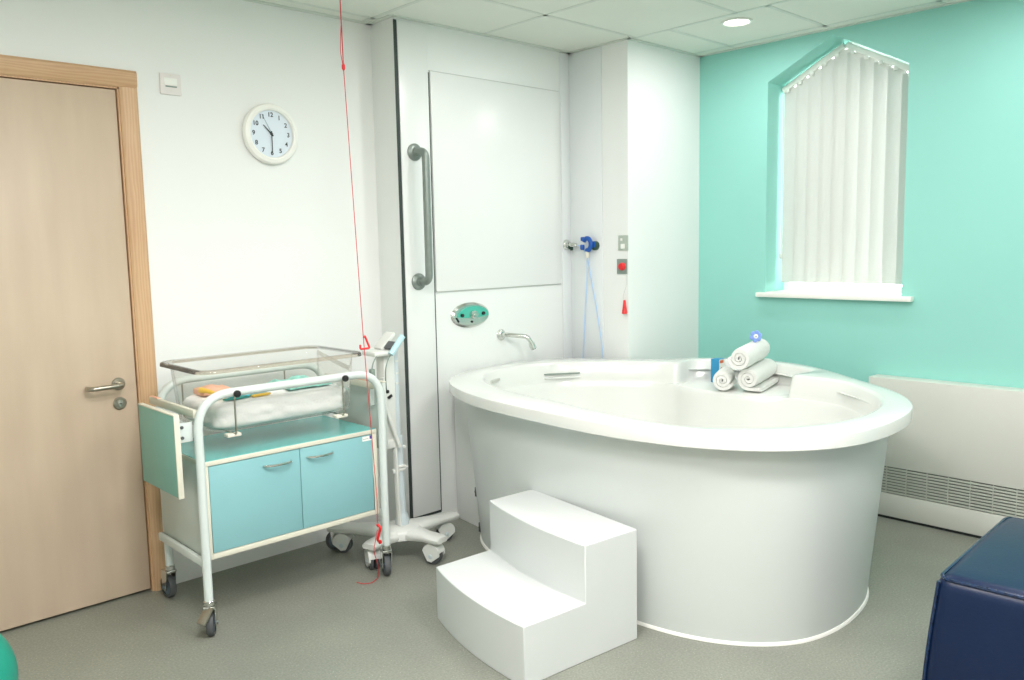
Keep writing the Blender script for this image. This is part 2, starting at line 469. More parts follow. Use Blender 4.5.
obj('window_frame', fr, 'white', wn)
gb = BM(); prism(gb, [(4.487, p[0], p[1]) for p in ip], (0.004, 0, 0))
obj('glass_pane', gb, 'glass', wn)
sb = B((4.205, -1.862, 1.093), (4.25, -1.015, 1.118), 0.004)
box(sb, (4.245, -1.797, 1.1175), (4.46, -1.053, 1.121), 0.001)
obj('window_sill', sb, 'white', wn)

# vertical blind
bl = root('vertical_blind', 'white vertical slat blind hanging in the gabled window', 'blind', (4.41, -1.425, 1.16))
for nm, (a, b) in {'a': ((-1.062, 2.235), (-1.408, 2.418)), 'b': ((-1.42, 2.420), (-1.79, 2.222))}.items():
    hr = BM(); d = Vector((0, b[0] - a[0], b[1] - a[1])); ln = d.length; ang = math.atan2(d.z, -d.y)
    c = Vector((4.405, (a[0] + b[0]) / 2, (a[1] + b[1]) / 2))
    R3 = Matrix.Rotation(-ang, 3, 'X')
    box(hr, c - Vector((.022, ln / 2, .015)), c + Vector((.022, ln / 2, .015)), .003, rot=R3)
    h = obj('headrail', hr, 'white', bl)
    for k in range(5):   # slat carriers
        t = (k + .5) / 5; q = Vector((4.385, a[0] + d.y * t, a[1] + d.z * t - 0.024))
        cb2 = B(q - Vector((.006, .009, .010)), q + Vector((.006, .009, .010)), .002)
        obj('slat_carrier', cb2, 'white', h)
rfy = lambda y: (2.235 + (-1.062 - y) / (.346) * .183) if y > -1.41 else (2.418 - (-1.42 - y) / (.37) * .198)
for k in range(10):
    y = -1.112 - k * 0.0715; w = 0.0445
    ang = math.radians(3 + 1.0 * (k % 3)) if k < 5 else math.radians(9 + 1.5 * k)
    sl = BM(); ny = 5; nz = 10
    zt = lambda yy: rfy(max(-1.785, min(-1.07, yy))) - 0.013
    rows = []
    for iz in range(nz + 1):
        row = []
        for iy in range(ny + 1):
            s = (iy / ny - .5) * 2 * w
            cx = 4.400 + math.sin(ang) * s + 0.0015 * (1 - (2 * iy / ny - 1) ** 2)
            yy = y - math.cos(ang) * s
            z0 = 1.168; z = z0 + (min(zt(y), zt(yy) + .0) - z0) * iz / nz
            row.append(Vector((cx, max(-1.793, min(-1.058, yy)), z)))
        rows.append(row)
    va = [ring(sl, r) for r in rows]
    for i in range(nz): bridge(sl, va[i], va[i + 1], closed=False)
    r_ = bmesh.ops.solidify(sl, geom=sl.faces[:], thickness=0.0012)
    obj('slat', sl, 'blind', bl, ang=60)
cd = BM(); tube(cd, [(4.385, -1.066, 2.215), (4.386, -1.066, 1.33)], 0.0016, 6)
cdo = obj('control_cord', cd, 'white', bl)
cw = BM(); lathe(cw, [(0.003, 0), (0.007, .008), (0.007, .028), (.004, .034)], (4.386, -1.066, 1.30), n=12)
obj('cord_weight', cw, 'equip', cdo)

# ------------------------------------------------------------------ service wall panels
def hatch(x0, x1, z0, z1, label, y=-0.19, t=0.009):
    p = root('access_panel', label, 'wall panel', ((x0 + x1) / 2, y, z0))
    obj('panel_board', B((x0, y - t, z0), (x1, y - 0.0002, z1), 0.0012), 'panel', p)
    return p
p = hatch(2.389, 2.562, 0.066, 2.462, 'tall narrow white access panel edged in black, behind the grab rail')
sl_ = BM(); box(sl_, (2.3715, -0.1945, 0.050), (2.3885, -0.1902, 2.466)); box(sl_, (2.372, -0.1945, 0.052), (2.569, -0.1902, 0.0645))
obj('edge_seal', sl_, 'gasket', p)
s2 = BM(); box(s2, (2.5635, -0.1955, 0.06), (2.5705, -0.1902, 2.25))
obj('edge_seal', s2, 'gasket', p)
p = hatch(2.576, 3.482, 1.185, 2.256, 'large square white access panel above the shower controls')
s3 = BM(); box(s3, (2.572, -0.1935, 1.178), (3.486, -0.1902, 1.1835)); box(s3, (3.4835, -0.1935, 1.178), (3.487, -0.1902, 2.26)); box(s3, (2.572, -0.1935, 2.2575), (3.486, -0.1902, 2.2605))
obj('edge_seal', s3, 'lightgap', p)

# grab rail
g = root('grab_rail', 'grey ribbed vertical grab rail on the narrow white panel', 'grab rail', (2.466, -0.199, 1.23))
gb = BM(); tube(gb, rounded_path([(2.462, -.20, 1.862), (2.466, -.285, 1.862), (2.466, -.285, 1.24), (2.468, -.20, 1.24)], 0.055, 8), 0.0185, 16)
obj('bar', gb, 'rail', g)
for z in (1.862, 1.24):
    f = BM(); lathe(f, [(0.041, 0), (0.041, 0.007), (0.036, 0.012), (.024, .016), (.0215, .03)], (2.464, -0.1995, z), (0, -1, 0), 28)
    fo_ = obj('flange', f, 'rail', g)

# ------------------------------------------------------------------ clock
ck = root('wall_clock', 'round white wall clock with pale blue dial reading half past ten', 'clock', (1.815, 0, 1.795))
cc = Vector((1.815, 0, 1.918))
cs = BM(); lathe(cs, [(0.118, 0.0005), (0.130, 0.008), (0.132, 0.02), (0.126, 0.032), (0.112, 0.037), (0.104, 0.033), (0.102, 0.022), (0.102, 0.018)], cc, (0, -1, 0), 56)
obj('case', cs, 'white', ck)
fc = BM(); lathe(fc, [(0.1025, 0.010), (0.1025, 0.0195)], cc, (0, -1, 0), 48); obj('dial', fc, 'face', ck)
def text_mesh(txt, size, loc, rotm, m, parent, name='numeral', ext=0.0004):
    cu = bpy.data.curves.new('t', 'FONT'); cu.body = txt; cu.size = size; cu.align_x = 'CENTER'; cu.align_y = 'CENTER'; cu.extrude = ext
    cu.offset = 0.0006
    to = bpy.data.objects.new('t', cu); COL.objects.link(to)
    dg = bpy.context.evaluated_depsgraph_get(); me = bpy.data.meshes.new_from_object(to.evaluated_get(dg))
    bm = BM(); bm.from_mesh(me); bpy.data.objects.remove(to); bpy.data.curves.remove(cu)
    bmesh.ops.transform(bm, verts=bm.verts, matrix=Matrix.Translation(loc) @ rotm.to_4x4())
    bpy.data.meshes.remove(me)
    return obj(name, bm, m, parent, raw=True)
RF = Matrix.Rotation(PI / 2, 3, 'X')       # text facing -y
for i in range(1, 13):
    a = PI / 2 - i * PI / 6
    text_mesh(str(i), 0.027, cc + Vector((math.cos(a) * .083, -0.0202, math.sin(a) * .083)), RF, 'ink', ck)
def hand(name, deg, l, w, tail, y, m):
    a = math.radians(90 - deg); d = Vector((math.cos(a), 0, math.sin(a))); s = Vector((-d.z, 0, d.x))
    b = BM(); o = cc + Vector((0, y, 0))
    prism(b, [o - d * tail - s * w, o + d * l - s * w * .6, o + d * l + s * w * .6, o - d * tail + s * w], (0, -0.0009, 0))
    if name == 'second_hand': lathe(b, [(0.005, 0), (0.005, .001)], o - d * tail, (0, -1, 0), 12)
    return obj(name, b, m, ck)
hand('hour_hand', 315, .052, .0032, .012, -.0225, 'ink')
hand('minute_hand', 180, .082, .0026, .012, -.0245, 'ink')
hand('second_hand', 332, .094, .0009, .0, -.0265, 'tealink')
b = BM(); lathe(b, [(0.005, 0.02), (0.005, .028)], cc, (0, -1, 0), 16); obj('hand_boss', b, 'ink', ck)

# fused switch by the door
sw = root('wall_switch', 'small square white key switch plate high beside the door', 'switch', (1.388, 0, 2.043))
obj('plate', B((1.345, -0.009, 2.043), (1.431, -0.0003, 2.127), .003), 'switchw', sw)
obj('key_slot', B((1.366, -0.012, 2.073), (1.412, -0.0085, 2.078), .0008), 'plated', sw)
obj('bezel', B((1.362, -0.0105, 2.081), (1.414, -0.0085, 2.110), .001), 'white', sw)
for x, z in ((1.352, 2.085), (1.424, 2.085), (1.388, 2.12), (1.388, 2.060)):
    b = BM(); lathe(b, [(.003, 0), (.003, .0012)], (x, -0.0088, z), (0, -1, 0), 10); obj('screw', b, 'offwhite', sw)

# ------------------------------------------------------------------ shower control + spout
sc = root('shower_control', 'oval chrome thermostatic shower control with a teal face plate', 'shower control', (2.80, -0.19, 1.0))
c0 = Vector((2.798, -0.1903, 1.052))
def oval(bm, c, rx, rz, d, bev=.003, n=40, z_lo=-9, z_hi=9):
    pts = [(c[0] + rx * math.cos(2 * PI * k / n), c[1], c[2] + min(z_hi, max(z_lo, rz * math.sin(2 * PI * k / n)))) for k in range(n)]
    pr = ring(bm, pts)
    p2 = ring(bm, [(c[0] + (x - c[0]) * 1, c[1] - d + bev, z) for x, y, z in pts])
    p3 = ring(bm, [(c[0] + (x - c[0]) * (1 - bev / rx), c[1] - d, c[2] + (z - c[2]) * (1 - bev / rz)) for x, y, z in pts])
    bridge(bm, pr, p2); bridge(bm, p2, p3); bm.faces.new(pr); bm.faces.new(p3)
b = BM(); oval(b, c0, 0.130, 0.066, 0.014, .012); obj('chrome_plate', b, 'chrome', sc)
b = BM(); n = 24
pts = [(c0[0] + .010 + .106 * math.cos(PI * k / n), c0[1] - .014, c0[2] - .006 + .052 * math.sin(PI * k / n)) for k in range(n + 1)]
pts += [(c0[0] + .010 - .106 + .212 * t, c0[1] - .014, c0[2] - .006 - .009 * math.sin(PI * t)) for t in (.2, .4, .6, .8)]
prism(b, pts, (0, -.003, 0)); obj('teal_plate', b, 'ctrlteal', sc)
for x, z, r, d, m in ((2.800, 1.055, .021, .03, 'chrome'), (2.728, 1.055, .009, .012, 'blackish'), (2.872, 1.058, .009, .012, 'blackish'), (2.798, 1.018, .006, .005, 'blackish')):
    b = BM(); lathe(b, [(r, 0), (r, d * .8), (r * .85, d)], (x, c0[1] - .0168 if z > 1.03 else c0[1] - .0138, z), (0, -1, 0), 20)
    if m == 'chrome': lathe(b, [(r * .35, d), (r * .35, d + .006)], (x, c0[1] - .0168, z), (0, -1, 0), 12)
    obj('control_knob' if r > .02 else 'push_button', b, m, sc)
b = BM(); prism(b, [(2.690, c0[1] - .0135, 1.045), (2.698, c0[1] - .0135, 1.045), (2.713, c0[1] - .0135, 1.022), (2.705, c0[1] - .0135, 1.020)], (0, -.004, 0)); obj('temperature_mark', b, 'blackish', sc)

sp = root('bath_spout', 'chrome wall mounted spout angled down over the pool rim', 'tap', (3.0, -0.19, 0.93))
b = BM(); lathe(b, [(0.030, 0), (0.030, .006), (.024, .012), (.014, .018)], (3.012, -0.1902, .930), (0, -1, 0), 28); obj('wall_rose', b, 'chrome', sp)
b = BM(); tube(b, rounded_path([(3.012, -.195, .930), (3.02, -.232, .932), (3.085, -.318, .922), (3.105, -.335, .880)], .018), .0125, 14); obj('spout_tube', b, 'chrome', sp)
b = BM(); tube(b, [(3.101, -.332, .888), (3.111, -.3405, .856)], .0165, 16); obj('outlet_nozzle', b, 'chrome', sp)
b = BM(); tube(b, [(3.1108, -.3402, .8565), (3.1118, -.341, .853)], .012, 16); obj('outlet_opening', b, 'blackish', sp)

# wall outlet for the hose and the blue hand-shower holder
wo = root('hose_union', 'round chrome hose outlet on the white corner cladding', 'hose outlet', (3.528, -0.196, 1.38))
b = BM(); lathe(b, [(.030, 0), (.030, .006), (.024, .012), (.018, .014), (.018, .026)], (3.532, -0.1962, 1.405), (0, -1, 0), 24); obj('rose', b, 'chrome', wo)
b = BM(); tube(b, [(3.532, -.222, 1.405), (3.536, -.242, 1.404), (3.548, -.262, 1.402)], [.013, .013, .010], 14); obj('elbow', b, 'chrome', wo)
b = BM(); lathe(b, [(.0135, 0), (.0135, .004)], (3.532, -.2215, 1.392), (0, -1, 0), 12); box(b, (3.536, -.232, 1.372), (3.552, -.222, 1.392), .002); obj('valve_key', b, 'greenplast', wo)

ho = root('shower_holder', 'royal blue claw shaped hose holder fixed to the corner cladding', 'holder', (3.572, -0.33, 1.37))
b = BM(); lathe(b, [(.026, 0), (.026, .016), (.02, .02)], (3.5718, -.387, 1.397), (-1, 0, 0), 20); obj('wall_base', b, 'greenplast', ho)
b = BM(); pth = []
for k in range(15):
    a = math.radians(150 - k * 250 / 14); pth.append((3.538, -.350 - math.cos(a) * .028, 1.405 + math.sin(a) * .034))
tube(b, pth, [.013] * 15, 10)
box(b, (3.529, -.337, 1.424), (3.548, -.307, 1.447), .004); box(b, (3.547, -.400, 1.388), (3.558, -.36, 1.42), .003)
obj('claw', b, 'bluep', ho)
b = BM(); lathe(b, [(.011, 0), (.013, .01), (.013, .024), (.009, .03)], (3.534, -.318, 1.404), (0, 0, -1), 14); obj('claw_tip', b, 'bluep', ho)
b = BM(); tube(b, [(3.538, -.350, 1.372), (3.538, -.350, 1.330)], [.012, .009], 12); obj('hose_cone', b, 'offwhite', ho)
hs = BM()
tube(hs, catmull([(3.550, -.266, 1.4015), (3.556, -.290, 1.392), (3.556, -.318, 1.365), (3.558, -.340, 1.31), (3.56, -.362, 1.20), (3.56, -.40, 1.03), (3.56, -.44, .80), (3.562, -.45, .60), (3.562, -.40, .47), (3.56, -.33, .50), (3.558, -.295, .66), (3.555, -.30, .80), (3.548, -.322, 1.02), (3.541, -.345, 1.22), (3.538, -.350, 1.320)], 8), .0036, 8)
tag(obj('shower_hose', hs, 'bluehose'), 'thin pale blue hose looped from outlet to holder, behind the pool', 'hose')

# switches on the corner boxing
s_ = root('isolator_switch', 'grey metal wall plate with white rocker, above the red button', 'switch', (3.58, -0.575, 1.37))
obj('plate', B((3.573, -.612 + .0, 1.368), (3.5797, -.545, 1.450), .002), 'plateg', s_)
b = B((3.567, -.592, 1.378), (3.5735, -.566, 1.404), .002); box(b, (3.570, -.575, 1.420), (3.5735, -.562, 1.434), .001); obj('rocker', b, 'white', s_)
s_ = root('emergency_button', 'dark grey plate with a round red push button', 'button', (3.58, -0.565, 1.24))
obj('plate', B((3.573, -.605, 1.24), (3.5797, -.535, 1.322), .002), 'plated', s_)
b = BM(); lathe(b, [(.021, 0), (.021, .012), (.017, .02), (.008, .022)], (3.5732, -.578, 1.281), (-1, 0, 0), 24); obj('push_button', b, 'red', s_)
s_ = root('pull_tassel', 'small red plastic cord pull hanging below the red button', 'cord pull', (3.57, -.59, 1.02))
b = BM(); tube(b, catmull([(3.575, -.60, 1.235), (3.567, -.606, 1.18), (3.566, -.585, 1.12), (3.566, -.590, 1.09)], 6), .0012, 6); obj('cord', b, 'lightgap', s_)
b = BM(); lathe(b, [(.006, 0), (.008, -.02), (.015, -.072), (.013, -.075)], (3.563, -.596, 1.098), (0, 0, 1), 16); obj('tassel', b, 'red', s_)

# ------------------------------------------------------------------ downlights
def downlight(x, y, lab, grp=None, energy=4):
    r = root('downlight', lab, 'ceiling light', (x, y, H), group=grp)
    b = BM(); lathe(b, [(.076, 0), (.076, .004), (.064, .007), (.058, .003), (.056, -.006)], (x, y, H), (0, 0, -1), 36, cap=False)
    obj('bezel', b, 'white', r)
    b = BM(); lathe(b, [(.001, .0005), (.057, .0005)], (x, y, H), (0, 0, -1), 36, cap=False); obj('lens', b, 'lamp', r)
    ld = bpy.data.lights.new('downlight_lamp', 'AREA'); ld.shape = 'DISK'; ld.size = .12; ld.energy = energy; ld.color = (1, .95, .972)
    lo = bpy.data.objects.new('lamp_source', ld); COL.objects.link(lo); lo.parent = r; lo.location = (0, 0, -.012)
    return r
downlight(3.735, -1.17, 'round recessed ceiling downlight glowing, in front of the turquoise wall')
downlight(2.66, -.97, 'round recessed ceiling downlight cut off by the top edge of the photo')
for x, y in ((3.7, -2.45), (1.42, -1.55), (2.6, -2.75), (1.42, -2.75), (0.2, -2.75), (2.6, -4.2), (1.42, -4.2), (0.2, -4.2)):
    downlight(x, y, 'round recessed ceiling downlight behind the camera', 'recessed downlights outside the frame', 4)
# unseen fill lights, added as square ceiling panels to brighten the room
def fill_panel(x, y, e):
    r = root('added_fill_panel', 'added square fill light panel in the ceiling, out of view', 'ceiling light', (x, y, H), group='added fill light panels')
    b = BM(); box(b, (x - .29, y - .29, H - .006), (x + .29, y - .265, H + .006)); box(b, (x - .29, y + .265, H - .006), (x + .29, y + .29, H + .006))
    box(b, (x - .29, y - .29, H - .006), (x - .265, y + .29, H + .006)); box(b, (x + .265, y - .29, H - .006), (x + .29, y + .29, H + .006))
    obj('frame', b, 'white', r)
    obj('diffuser', B((x - .266, y - .266, H - .003), (x + .266, y + .266, H + .004)), 'lamp', r)
    ld = bpy.data.lights.new('fill_panel_lamp', 'AREA'); ld.shape = 'SQUARE'; ld.size = .52; ld.energy = e; ld.color = (1, .95, .972)
    lo = bpy.data.objects.new('lamp_source', ld); COL.objects.link(lo); lo.parent = r; lo.location = (0, 0, -.012)
fill_panel(0.82, -2.15, 21); fill_panel(0.22, -3.35, 18); fill_panel(2.02, -3.35, 18)

# ------------------------------------------------------------------ birthing pool
PC = Vector((3.0, -1.25))
def polar(pts, N, smooth=2):
    th = []; rr = []
    cv = catmull([(x, y, 0) for x, y in pts], 24, closed=True)
    for p in cv:
        th.append(math.atan2(p.y - PC.y, p.x - PC.x)); rr.append(math.hypot(p.x - PC.x, p.y - PC.y))
    o = np.argsort(th); th = np.array(th)[o]; rr = np.array(rr)[o]
    q = np.linspace(-PI, PI, N, endpoint=False)
    r = np.interp(q, th, rr, period=2 * PI)
    for _ in range(smooth): r = (np.roll(r, 1) + r * 2 + np.roll(r, -1)) / 4
    return r
NP_ = 288
RZ = 0.775
rim_pts = [(3.208, -2.268), (3.01, -2.312), (2.78, -2.318), (2.56, -2.262), (2.39, -2.12), (2.285, -1.94), (2.232, -1.74), (2.212, -1.52), (2.222, -1.25), (2.25, -.95), (2.31, -.70), (2.43, -.455), (2.60, -.305), (2.82, -.225), (3.05, -.205), (3.27, -.245), (3.42, -.375), (3.51, -.505), (3.57, -.625), (3.68, -.745), (3.82, -.86), (3.93, -1.0), (3.985, -1.18), (3.985, -1.34), (3.925, -1.50), (3.83, -1.65), (3.72, -1.79), (3.62, -1.92), (3.53, -2.04), (3.38, -2.175)]
in_pts = [(3.149, -2.18), (2.857, -2.205), (2.632, -2.13), (2.46, -1.99), (2.36, -1.84), (2.345, -1.63), (2.362, -1.42), (2.405, -1.2), (2.43, -.95), (2.50, -.68), (2.64, -.45), (2.848, -.335), (3.083, -.335), (3.28, -.42), (3.45, -.62), (3.60, -.85), (3.64, -1.1), (3.635, -1.4), (3.62, -1.62), (3.60, -1.82), (3.50, -1.95), (3.36, -2.08)]
RO = polar(rim_pts, NP_, 14); RI = polar(in_pts, NP_, 14)
TH = np.linspace(-PI, PI, NP_, endpoint=False)
a0 = math.atan2(-.90 - PC.y, 3.70 - PC.x); a1 = math.atan2(-1.565 - PC.y, 3.70 - PC.x)
sec = np.array([1.0 if a1 < t < a0 else 0.0 for t in TH])
for _ in range(2): sec = (np.roll(sec, 1) + 2 * sec + np.roll(sec, -1)) / 4
RA = RI * (1 - sec) + (RO - 0.055) * sec
def loop(bm, r, z): return ring(bm, [(PC.x + r[i] * math.cos(TH[i]), PC.y + r[i] * math.sin(TH[i]), z) for i in range(NP_)])
pool = root('birthing_pool', 'large white egg shaped birthing pool with a broad flat rim', 'birthing pool', (3.0, -1.25, 0))
bm = BM()
SH = 0.668
L_ = [loop(bm, RO - .11, RZ - .050), loop(bm, RO - .008, RZ - .050), loop(bm, RO - .001, RZ - .047), loop(bm, RO, RZ - .008), loop(bm, RO - .002, RZ - .002), loop(bm, RO - .008, RZ),
      loop(bm, RA + .006, RZ), loop(bm, RA - .006, RZ - .003), loop(bm, RA - .013, RZ - .013), loop(bm, RA - .030, SH + .02), loop(bm, RA - .032 - .006 * sec, SH + .005), loop(bm, RA - .034 - .016 * sec, SH)]
secw = sec.copy()
for _ in range(60): secw = (np.roll(secw, 1) + 2 * secw + np.roll(secw, -1)) / 4
G = np.minimum(RA - .035 - .005 * sec, RI - .035 - .08 * secw)
L_ += [loop(bm, G, SH), loop(bm, G - .003 - .009 * sec, SH - .006), loop(bm, G - .010 - .012 * sec, SH - .03), loop(bm, G - .10, .26), loop(bm, G - .15, .17), loop(bm, G - .25, .13), loop(bm, G * .3, .12)]
for a, b_ in zip(L_[:-1], L_[1:]): bridge(bm, a, b_)
bm.faces.new(L_[-1])
bmesh.ops.recalc_face_normals(bm, faces=bm.faces)
for f in bm.faces: pass
obj('basin', bm, 'gloss', pool, ang=50)
# skirt
bm = BM()
k0 = loop(bm, RO - .075, RZ - .0505); k1 = loop(bm, RO - .142, 0.012); k2 = loop(bm, RO - .155, 0.0005); k3 = loop(bm, RO - .095, RZ - .0505)
bridge(bm, k0, k1); bridge(bm, k1, k2); bridge(bm, k0, k3)
obj('skirt', bm, 'skirt', pool, ang=40)
bm = BM(); r1 = RO - .140
q = [loop(bm, r1 - .006, .0), loop(bm, r1 + .005, .0), loop(bm, r1 + .005, .005), loop(bm, r1 + .001, .011), loop(bm, r1 - .006, .011)]
for i in range(5): bridge(bm, q[i], q[(i + 1) % 5])
obj('floor_bead', bm, 'white', pool)
# infill board between skirt and wall
b = BM(); prism(b, [(2.668, -0.2005, .0), (2.640, -0.42, .0), (2.70, -.43, .0), (2.72, -0.2005, .0)], (0, 0, RZ - .052), bev=.002)
obj('infill_panel', b, 'panel', pool)
# overflow slots / filler outlet on the inner wall
def on_wall(x, y, z):
    a = math.atan2(y - PC.y, x - PC.x); r = float(np.interp(a, TH, RA))
    d = .013 + (RZ - .013 - z) / (RZ - .013 - SH - .02) * .017
    return Vector((PC.x + (r - d) * math.cos(a), PC.y + (r - d) * math.sin(a), z)), a
for (xa, ya), (xb, yb), z, m, h_ in (((3.16, -.31), (3.34, -.42), .712, 'plated', .006), ((2.74, -.40), (2.83, -.345), .722, 'chrome', .012)):
    pa, _ = on_wall(xa, ya, z); pb, _ = on_wall(xb, yb, z); inn = (Vector((PC.x, PC.y, z)) - (pa + pb) / 2).normalized() * .006
    b = BM(); prism(b, [pa - inn, pb - inn, pb + inn, pa + inn], (0, 0, h_)); obj('overflow_slot', b, m, pool)
    if m == 'plated':
        up = [pa + Vector((0, 0, -.02)), pb + Vector((0, 0, -.02)), pb + Vector((0, 0, -.034)), pa + Vector((0, 0, -.034))]
        b = BM(); prism(b, [pa - inn + Vector((0, 0, -.024)), pb - inn + Vector((0, 0, -.024)), pb + inn * 1.8 + Vector((0, 0, -.024)), pa + inn * 1.8 + Vector((0, 0, -.024))], (0, 0, .010), bev=.002)
        obj('filler_lip', b, 'gloss', pool)
# latches
for z, yy in ((.205, -.46), (.030, -.46)):
    a = math.atan2(yy - PC.y, 2.53 - PC.x); r = float(np.interp(a, TH, RO)) - .075 - .067 * (1 - z / RZ)
    c = Vector((PC.x + r * math.cos(a), PC.y + r * math.sin(a), z)); u = Vector((math.cos(a), math.sin(a), 0)); s = Vector((-u.y, u.x, 0))
    b = BM(); prism(b, [c - s * .016 - u * .004, c + s * .016 - u * .004, c + s * .016 + u * .006, c - s * .016 + u * .006], (0, 0, .045), bev=.001)
    l_ = obj('latch', b, 'rubber', pool)
    tag(l_, 'small dark latch on the skirt panel')
    b = BM(); lathe(b, [(.006, 0), (.006, .006)], c + u * .006 + Vector((0, 0, .02)), u, 12); obj('latch_screw', b, 'chrome', l_)

# ------------------------------------------------------------------ steps
def quad_curve(a, b, bulge, n=14):
    a = Vector(a); b = Vector(b); d = (b - a); nrm = Vector((d.y, -d.x, 0)).normalized()
    return [a + d * (k / n) + nrm * bulge * 4 * (k / n) * (1 - k / n) for k in range(n + 1)]
def arc_front(a, b, bulge): return quad_curve((a[0], a[1], 0), (b[0], b[1], 0), bulge)
lowf = arc_front((1.855, -1.062), (1.737, -1.660), .030)
upf = arc_front((2.118, -1.078), (2.004, -1.685), .028)
ste = root('pool_steps', 'white two tread steps with curved fronts leading up to the pool', 'steps', (2.0, -1.4, 0))
def at_z(c, z): return [(p[0], p[1], z) for p in c]
b = BM(); Z1, Z2 = .203, .405
bkl, bkr = (2.345, -1.093), (2.253, -1.708)
q0 = ring(b, at_z(lowf, 0)); q1 = ring(b, at_z(lowf, Z1)); q2 = ring(b, at_z(upf, Z1)); q3 = ring(b, at_z(upf, Z2))
q4 = ring(b, [(*bkl, Z2), (*bkr, Z2)]); q5 = ring(b, [(*bkl, 0), (*bkr, 0)])
bridge(b, q0, q1, closed=False); bridge(b, q1, q2, closed=False); bridge(b, q2, q3, closed=False)
b.faces.new(q3 + [q4[1], q4[0]]); b.faces.new((q4[0], q4[1], q5[1], q5[0])); b.faces.new(q0 + [q5[1], q5[0]])
b.faces.new((q0[0], q1[0], q2[0], q3[0], q4[0], q5[0])); b.faces.new((q0[-1], q1[-1], q2[-1], q3[-1], q4[1], q5[1]))
o = obj('step_body', b, 'stepw', ste, ang=30)
mo = o.modifiers.new('bev', 'BEVEL'); mo.width = .003; mo.segments = 2; mo.limit_method = 'ANGLE'

# ------------------------------------------------------------------ radiator cover
ra = root('radiator_cover', 'long white radiator cover with a grey grille, below the window', 'radiator', (4.2, -2.4, 0.04))
Y0, Y1 = -3.3, -1.69
b = BM()
box(b, (4.150, Y0, .268), (4.249, Y1, .715), .004)
obj('casing', b, 'radw', ra)
b = BM(); box(b, (4.150, Y0, .014), (4.249, Y1, .130), .003)
obj('plinth_panel', b, 'radw', ra)
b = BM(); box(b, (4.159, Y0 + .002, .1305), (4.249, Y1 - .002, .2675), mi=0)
for k in range(9):
    z = .135 + k * .0148
    box(b, (4.1515, Y0 + .002, z), (4.166, Y1 - .002, z + .0085), .0008, seg=1, mi=1)
y = Y1 - .004
while y > Y0:
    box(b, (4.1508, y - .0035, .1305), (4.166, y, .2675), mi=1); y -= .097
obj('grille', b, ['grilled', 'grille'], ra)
b = BM(); box(b, (4.158, Y0, 0.0), (4.249, Y1 - .02, .014)); obj('gap_shade_strip', b, 'blackish', ra)  # dark strip standing in for the shade in the gap under the cover

# ------------------------------------------------------------------ towels, flower, carton
def towel(name, c, direc, length, R, label, turns=3.6, tail=0.0, start=0.0, tilt=0.0, hand_=1):
    d = Vector((math.cos(direc), math.sin(direc), math.sin(tilt))).normalized()
    s = Vector((0, 0, 1)).cross(d).normalized(); u = d.cross(s)
    n = int(turns * 30); th_ = R / turns * .78
    outer = []; inner = []
    for k in range(n + 1):
        t = k / n; a = start + t * turns * 2 * PI; r = R * (0.10 + .90 * t)
        outer.append((math.cos(a) * r * hand_, math.sin(a) * r)); inner.append((math.cos(a) * (r - th_) * hand_, math.sin(a) * (r - th_)))
    if tail:   # loose end lying flat beneath
        tx = -math.sin(start + turns * 2 * PI) * hand_; tz = math.cos(start + turns * 2 * PI)
        for k in range(1, 7):
            q_ = k / 6 * tail
            outer.append((outer[n][0] + tx * q_, outer[n][1] + tz * q_)); inner.append((inner[n][0] + tx * q_, inner[n][1] + tz * q_))
    bm_ = BM(); rings = []
    prof = outer + inner[::-1]
    NL = 14; c = Vector(c)
    for j in range(NL + 1):
        t = j / NL; sh = 1.0 - .10 * (abs(2 * t - 1) ** 10)
        rings.append(ring(bm_, [c + d * (t - .5) * length + (s * p[0] + u * p[1]) * sh * (1 + .012 * noise.noise(Vector((p[0] * 30, p[1] * 30, t * 9)))) for p in prof]))
    for j in range(NL): bridge(bm_, rings[j], rings[j + 1])
    m_ = len(outer)
    for rg in (rings[0], rings[-1]):
        for k in range(m_ - 1):
            try: bm_.faces.new((rg[k], rg[k + 1], rg[2 * m_ - 2 - k], rg[2 * m_ - 1 - k]))
            except ValueError: pass
    o_ = obj(name, bm_, 'towel', ang=60)
    tag(o_, label, 'towel', 'rolled white towels on the pool shelf')
    return o_
TD = math.radians(13)
def from_face(x, y, z, ln, az, ti): return (x + math.cos(az) * math.cos(ti) * ln / 2, y + math.sin(az) * math.cos(ti) * ln / 2, z + math.sin(ti) * ln / 2)
towel('rolled_towel', from_face(3.575, -1.352, SH + .069, .33, TD, .04), TD, .33, .0635, 'rolled white towel at the lower right of the pile, loose end beneath', turns=2.8, tail=.06, start=-PI / 2 - 2.8 * 2 * PI, tilt=.04, hand_=-1)
towel('rolled_towel', from_face(3.515, -1.245, SH + .059, .20, TD + .2, 0), TD + .2, .20, .057, 'rolled white towel at the lower left of the pile, beside the blue carton', turns=2.8, start=.8, hand_=-1)
towel('rolled_towel', from_face(3.515, -1.337, SH + .176, .34, TD, .05), TD, .34, .0635, 'rolled white towel lying on top of the other two, under the flower', turns=2.8, start=1.2, tilt=.05)
fl = root('toy_flower', 'small periwinkle blue flower with white centre, on the top towel', 'flower', (3.705, -1.300, SH + .24))
fcen = Vector((3.713, -1.310, SH + .264)); fd = Vector((-.80, -.6, .1)).normalized(); fs = Vector((0, 0, 1)).cross(fd).normalized(); fu = fd.cross(fs)
for k in range(6):
    a = k * PI / 3 + .3; q = fcen + (fs * math.cos(a) + fu * math.sin(a)) * .0185
    b = BM(); lathe(b, [(.001, -.006), (.009, -.005), (.0125, 0), (.009, .005), (.001, .006)], q, fd, 14); obj('petal', b, 'peri', fl)
b = BM(); lathe(b, [(.011, -.002), (.0115, .004), (.009, .008), (.002, .0105)], fcen, fd, 18); obj('flower_centre', b, 'white', fl)
